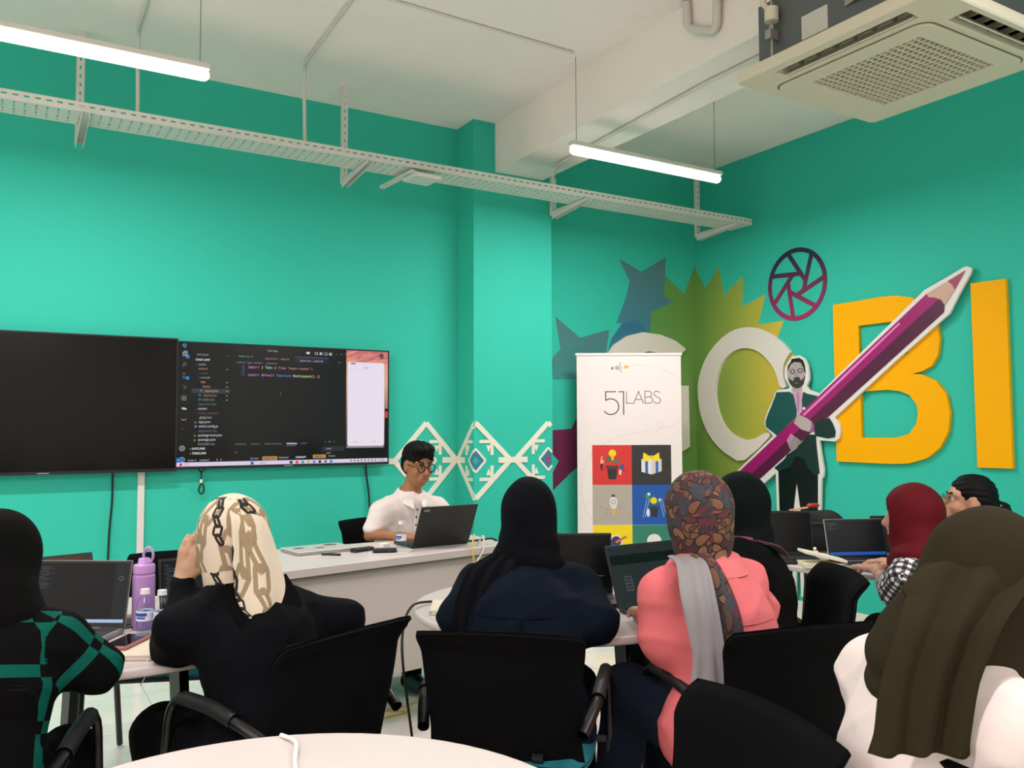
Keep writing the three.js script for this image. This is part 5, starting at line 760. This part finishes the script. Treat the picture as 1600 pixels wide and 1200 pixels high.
person({
  label: 'woman in black top wearing a cream headscarf with chain print', hip: [0.74, 0.5, 3.2], head: [0.615, 1.08, 2.985], dir: [-0.38, -0.92], face: [-0.6, -0.8], pitch: -0.12, skin: '#c49a7c', sw: 0.19,
  elL: [0.46, 0.785, 2.99], wrL: [0.5, 0.955, 2.87], elR: [0.96, 0.81, 3.05], wrR: [0.8, 0.78, 2.8], handL: { dir: [0.25, 0.95, 0.05], back: [-0.7, 0.1, 0.7], curl: 0.7 },
  top: mNavy2, loose: 0.034, bottom: mBlk, hem: 0.6, legLoose: 0.03,
  hijab: { mat: M('#ffffff', 0.75, { map: chainTex }), uv: 1, t: 0.018, fold: 0.002, tails: [
    { rows: [[[0.625, 1.185, 3.03], [0.03, 0, -0.012]], [[0.64, 1.15, 3.1], [0.055, 0, -0.02]], [[0.655, 1.05, 3.135], [0.075, 0, -0.03]], [[0.665, 0.96, 3.16], [0.082, 0, -0.03]], [[0.665, 0.9, 3.18], [0.06, 0, -0.022]], [[0.66, 0.855, 3.19], [0.006, 0, -0.003]]], amp: 0.006, waves: 1.3, mat: M('#ffffff', 0.75, { map: chainTail }) }, { name: 'under_scarf', rows: [[[0.66, 0.98, 3.125], [0.1, 0, -0.04]], [[0.69, 0.9, 3.16], [0.11, 0, -0.045]], [[0.695, 0.83, 3.185], [0.085, 0, -0.035]], [[0.695, 0.8, 3.19], [0.03, 0, -0.012]]], amp: 0.006, waves: 1.2, mat: mBlk }] }
});
// woman in navy
person({
  label: 'woman in navy blouse and black hijab seen from behind at the middle table', hip: [1.385, 0.5, 3.41], head: [1.6, 1.105, 3.145], dir: [0.62, -0.78], face: [0.55, -0.83], pitch: -0.3, skin: '#b98a6c', sw: 0.18,
  elL: [1.33, 0.79, 3.12], wrL: [1.6, 0.78, 2.98], elR: [1.685, 0.79, 3.43], wrR: [1.83, 0.78, 3.13], top: cloth('#06101e'), topName: 'blouse', loose: 0.04, bottom: cloth('#070c16'), hem: 0.7, legLoose: 0.04,
  hijab: { mat: cloth('#06070d'), t: 0.02, shawl: 0.05, back: 0.05, front: 0.1, tails: [{ rows: [[[1.5, 1.0, 3.16], [0.035, 0, 0.02]], [[1.4, 0.95, 3.22], [0.06, 0, 0.045]], [[1.335, 0.84, 3.24], [0.055, 0, 0.045]], [[1.31, 0.7, 3.27], [0.05, 0, 0.045]], [[1.3, 0.58, 3.3], [0.05, 0, 0.045]]], amp: 0.011, waves: 3.2 }] },
  more: (g, put, { onCloth, D, R, neck }) => { const N = [-D[0], 0, -D[2]], b = (s, y) => onCloth(add(add(neck, R, s), UP, -y), N, 0); put('back_pleat', tube([b(0.01, 0.13), b(0.01, 0.2), b(0.012, 0.27), b(0.012, 0.34)], 0.005, 20, 8), cloth('#030913')); put('yoke_seam', tube([-0.14, -0.09, -0.03, 0.03, 0.09, 0.14].map((s) => b(s, 0.125)), 0.0025, 30, 6), cloth('#030913')); }
});
// woman in pink
const paisley = (c) => {
  c.fillStyle = '#4a3438'; c.fillRect(0, 0, 512, 512); const cols = ['#7a2f3c', '#8a5a3c', '#3f4a55', '#a06a45', '#5c2c35', '#6d4a33', '#394049', '#b07a52'];
  for (let i = 0; i < 170; i++) { c.save(); c.translate(rnd(0, 512), rnd(0, 512)); c.rotate(rnd(0, 6.3)); const s = rnd(18, 60); c.fillStyle = cols[i % 8]; c.strokeStyle = '#15100f'; c.lineWidth = 7; c.beginPath(); c.moveTo(0, -s); c.bezierCurveTo(s, -s, s, s, 0, s); c.bezierCurveTo(-s * 0.9, s * 0.8, -s * 0.3, 0, 0, -s); c.fill(); if (i % 2) c.stroke(); c.restore(); }
  for (let i = 0; i < 1500; i++) { c.fillStyle = cols[i % 8]; c.globalAlpha = 0.6; c.fillRect(rnd(0, 512), rnd(0, 512), rnd(2, 6), rnd(2, 6)); } c.globalAlpha = 1; c.fillStyle = 'rgba(35,22,26,0.3)'; c.fillRect(0, 0, 512, 512);
};
const paisTex = cv(512, 512, paisley, 3.6, 3.6), mPais = M('#ffffff', 0.8, { map: paisTex });
const paisTail = M('#ffffff', 0.8, { map: cv(512, 512, paisley, 0.5, 1.4) });
person({
  label: 'woman in pink shirt with patterned brown headscarf typing on the convertible laptop', hip: [1.945, 0.5, 3.79], head: [1.945, 1.14, 3.62], dir: [-0.02, -1], face: [-0.25, -0.97], pitch: -0.2, skin: '#c79a80', sw: 0.185,
  elL: [1.755, 0.77, 3.66], wrL: [1.885, 0.8, 3.43], elR: [2.24, 0.8, 3.6], wrR: [2.2, 0.785, 3.4], handL: { dir: [0.5, -0.15, -0.85], curl: 0.45 },
  top: cloth('#df7276'), loose: 0.038, topCell: 0.0095, bottom: cloth('#141d2a'), hem: 0.25, legLoose: 0.03, knee: { [-1]: [1.8, 0.55, 3.44], 1: [2.02, 0.5, 3.37] }, ankle: { [-1]: [1.745, 0.1, 3.4], 1: [2.04, 0.1, 3.34] },
  hijab: { mat: mPais, uv: 1, t: 0.017, fold: 0.003, cell: 0.0065, tails: [
    { name: 'scarf_tail', rows: [[[1.84, 1.02, 3.66], [0.04, 0, 0.02]], [[1.79, 1.01, 3.76], [0.042, 0, 0.022]], [[1.757, 0.93, 3.82], [0.045, 0.0, 0.025]], [[1.76, 0.8, 3.85], [0.042, 0, 0.024]], [[1.76, 0.66, 3.86], [0.042, 0, 0.024]], [[1.76, 0.58, 3.86], [0.04, 0, 0.022]]], amp: 0.006, waves: 2.2, mat: M('#8d8a8c', 0.6) },
    { name: 'scarf_tail', rows: [[[1.88, 1.03, 3.7], [0.03, 0, 0.015]], [[1.83, 0.99, 3.8], [0.035, 0, 0.018]], [[1.83, 0.88, 3.85], [0.045, 0, 0.022]], [[1.835, 0.74, 3.86], [0.05, 0, 0.025]], [[1.83, 0.6, 3.86], [0.05, 0, 0.025]]], amp: 0.006, waves: 1.5, mat: paisTail }] },
  more: (g, put, { onCloth, neck, R, D, arms }) => {
    const N = [-D[0], 0, -D[2]];
    put('collar', shell((u, v) => { const a = (u - 0.5) * Math.PI * 1.5, r = 0.098 + 0.035 * v; return A3(add(add(add(neck, R, Math.sin(a) * r * 1.05), D, -Math.cos(a) * r), UP, 0.025 - 0.05 * v)); }, 24, 5, 0.005), cloth('#e27a7d'));
    put('yoke_seam', tube([-0.05, 0.0, 0.05, 0.1, 0.15].map((s) => onCloth(add(add(neck, R, s), UP, -0.15), N, 0)), 0.0025, 30, 6), cloth('#c9656a'));
    const l = arms[1]; put('ring', new THREE.TorusGeometry(0.0105, 0.003, 8, 18).rotateX(1.2).translate(...add(add(l.w, [0.5, -0.15, -0.85], 0.1), UP, 0.004)), M('#b9b4a8', 0.25, { metalness: 0.9 }));
  }
});
// woman in black hijab
person({
  label: 'woman in black hijab and black clothes mostly hidden by the woman in pink', hip: [2.61, 0.5, 3.3], head: [2.59, 1.095, 3.18], dir: [-0.7, -0.7], face: [-0.1, -1], pitch: -0.1, skin: '#b98a6c', sw: 0.17,
  wrR: [2.5, 0.66, 2.98], wrL: [2.3, 0.66, 3.1], top: mBlk2, loose: 0.035, bottom: mBlk, hem: 0.8, legLoose: 0.05, hijab: { mat: cloth('#08100f'), t: 0.024, shawl: 0.1, back: 0.1 },
  more: (g, put) => put('printed_collar', ribbon([[[2.5, 0.99, 3.3], [0.04, -0.01, 0.03]], [[2.58, 0.97, 3.33], [0.045, -0.02, 0.03]], [[2.66, 0.93, 3.33], [0.04, -0.04, 0.02]]], 0.004, 1.5), M('#ffffff', 0.7, { map: cv(128, 128, (c) => { c.fillStyle = '#7c3a52'; c.fillRect(0, 0, 128, 128); c.fillStyle = '#39403c'; c.fillRect(70, 20, 40, 60); c.fillStyle = '#8d8a5a'; c.fillRect(80, 70, 30, 30); c.fillStyle = '#2a2a33'; c.fillRect(10, 40, 26, 40); }) }))
});
// woman in red hijab
const gingham = cv(128, 128, (c) => { c.fillStyle = '#e8e4e0'; c.fillRect(0, 0, 128, 128); c.fillStyle = '#55555a'; c.fillRect(0, 0, 64, 128); c.fillRect(0, 0, 128, 64); c.fillStyle = '#0c0c0e'; c.fillRect(0, 0, 64, 64); }, 32, 32);
person({
  label: 'woman in dark red hijab and black and white gingham shirt at the right table', hip: [3.45, 0.5, 3.62], head: [3.325, 1.04, 3.45], dir: [-0.25, -0.97], face: [-0.62, -0.78], pitch: -0.02, skin: '#c0917a', sw: 0.17,
  elL: [3.215, 0.73, 3.44], wrL: [3.375, 0.79, 3.24], elR: [3.68, 0.8, 3.4], wrR: [3.62, 0.79, 3.18], handL: { dir: [0.2, -0.05, -0.95], curl: 0.6 }, sleeve: 1.35, top: M('#ffffff', 0.85, { map: gingham }), topUV: 1, loose: 0.028, bottom: mBlk, eyes: 1,
  hijab: { mat: cloth('#5a0e16', 0.7), t: 0.022, shawl: 0.08, back: 0.08, front: 0.12, cell: 0.0065 },
  more: (g, put, { arms }) => { const a = arms[1]; put('cuff', cyl(0.05, 0.048, 0.03, 0, 0, 0, 20).applyQuaternion(new THREE.Quaternion().setFromUnitVectors(V(0, 1, 0), A3(nrm(sub(a.w, a.e))))).translate(...mix(a.e, a.w, 0.36)), M('#ffffff', 0.85, { map: gingham })); }
});
// woman with glasses
person({
  label: 'woman with tied black hair and glasses looking left, behind the olive hijab', hip: [4.02, 0.5, 3.56], head: [3.86, 1.072, 3.38], dir: [-0.3, -0.95], face: [-0.72, -0.7], pitch: 0.1, skin: '#c08d6e', sw: 0.165, eyes: 1, bigFace: 1, glasses: { r: 0.0012, mat: M('#8a7a70', 0.3, { metalness: 0.6 }) },
  wrR: [3.85, 0.78, 3.2], wrL: [3.68, 0.78, 3.3], top: mBlk, bottom: mBlk, loose: 0.025,
  hair: (H) => ({
    add: [ell(H.at(0, 0.045, -0.022), [0.083, 0.09, 0.1], H.R, H.U, H.F), ell(H.at(0, 0.0, -0.05), [0.08, 0.085, 0.075], H.R, H.U, H.F), ell(H.at(0, -0.015, -0.135), [0.035, 0.035, 0.035], H.R, H.U, H.F), cap(H.at(0, -0.02, -0.15), H.at(0, -0.12, -0.165), 0.034, 0.02)],
    cut: [ell(H.at(0, -0.04, 0.115), [0.09, 0.115, 0.1], H.R, H.U, H.F)], warp: (x, y, z) => 0.0016 * Math.sin(y * 220 + x * 90 - z * 60), mat: hairBlack
  }),
  more: (g, put, { H }) => put('hair_clip', sph(0.006, ...H.at(-0.03, 0.0, -0.13), 8), M('#d8d4cc', 0.2, { metalness: 0.6 }))
});
// woman in olive hijab
person({
  label: 'woman in white top and olive green hijab in the right foreground', hip: [1.5, 0.5, 4.71], head: [1.605, 1.115, 4.765], neck: [1.515, 0.985, 4.722], dir: [0.9, 0.3], face: [0.97, 0.12], pitch: -0.55, skin: '#c99c86', sw: 0.19,
  elR: [1.47, 0.73, 4.915], wrR: [1.72, 0.78, 4.95], elL: [1.7, 0.76, 4.48], wrL: [1.95, 0.77, 4.7], top: cloth('#e9dcd6'), topName: 'blouse', loose: 0.045, topCell: 0.009, bottom: cloth('#d9ccc6'), hem: 0.5,
  hijab: { mat: cloth('#2c2717'), t: 0.028, shawl: 0.06, back: 0.005, front: 0.1, fold: 0.006, k: 0.05, extra: [cap([1.57, 1.07, 4.765], [1.46, 1.0, 4.75], 0.105, 0.06)], tails: [{ rows: [[[1.507, 1.177, 4.806], [0.086, 0, 0.052]], [[1.438, 1.13, 4.82], [0.086, 0, 0.052]], [[1.363, 1.076, 4.83], [0.073, 0, 0.044]], [[1.322, 1.001, 4.824], [0.067, 0, 0.04]], [[1.309, 0.919, 4.817], [0.064, 0, 0.039]], [[1.306, 0.882, 4.813], [0.069, 0, 0.041]]], amp: 0.012, waves: 2.6, th: 0.01 }] }
});
renderer.render(scene, camera);
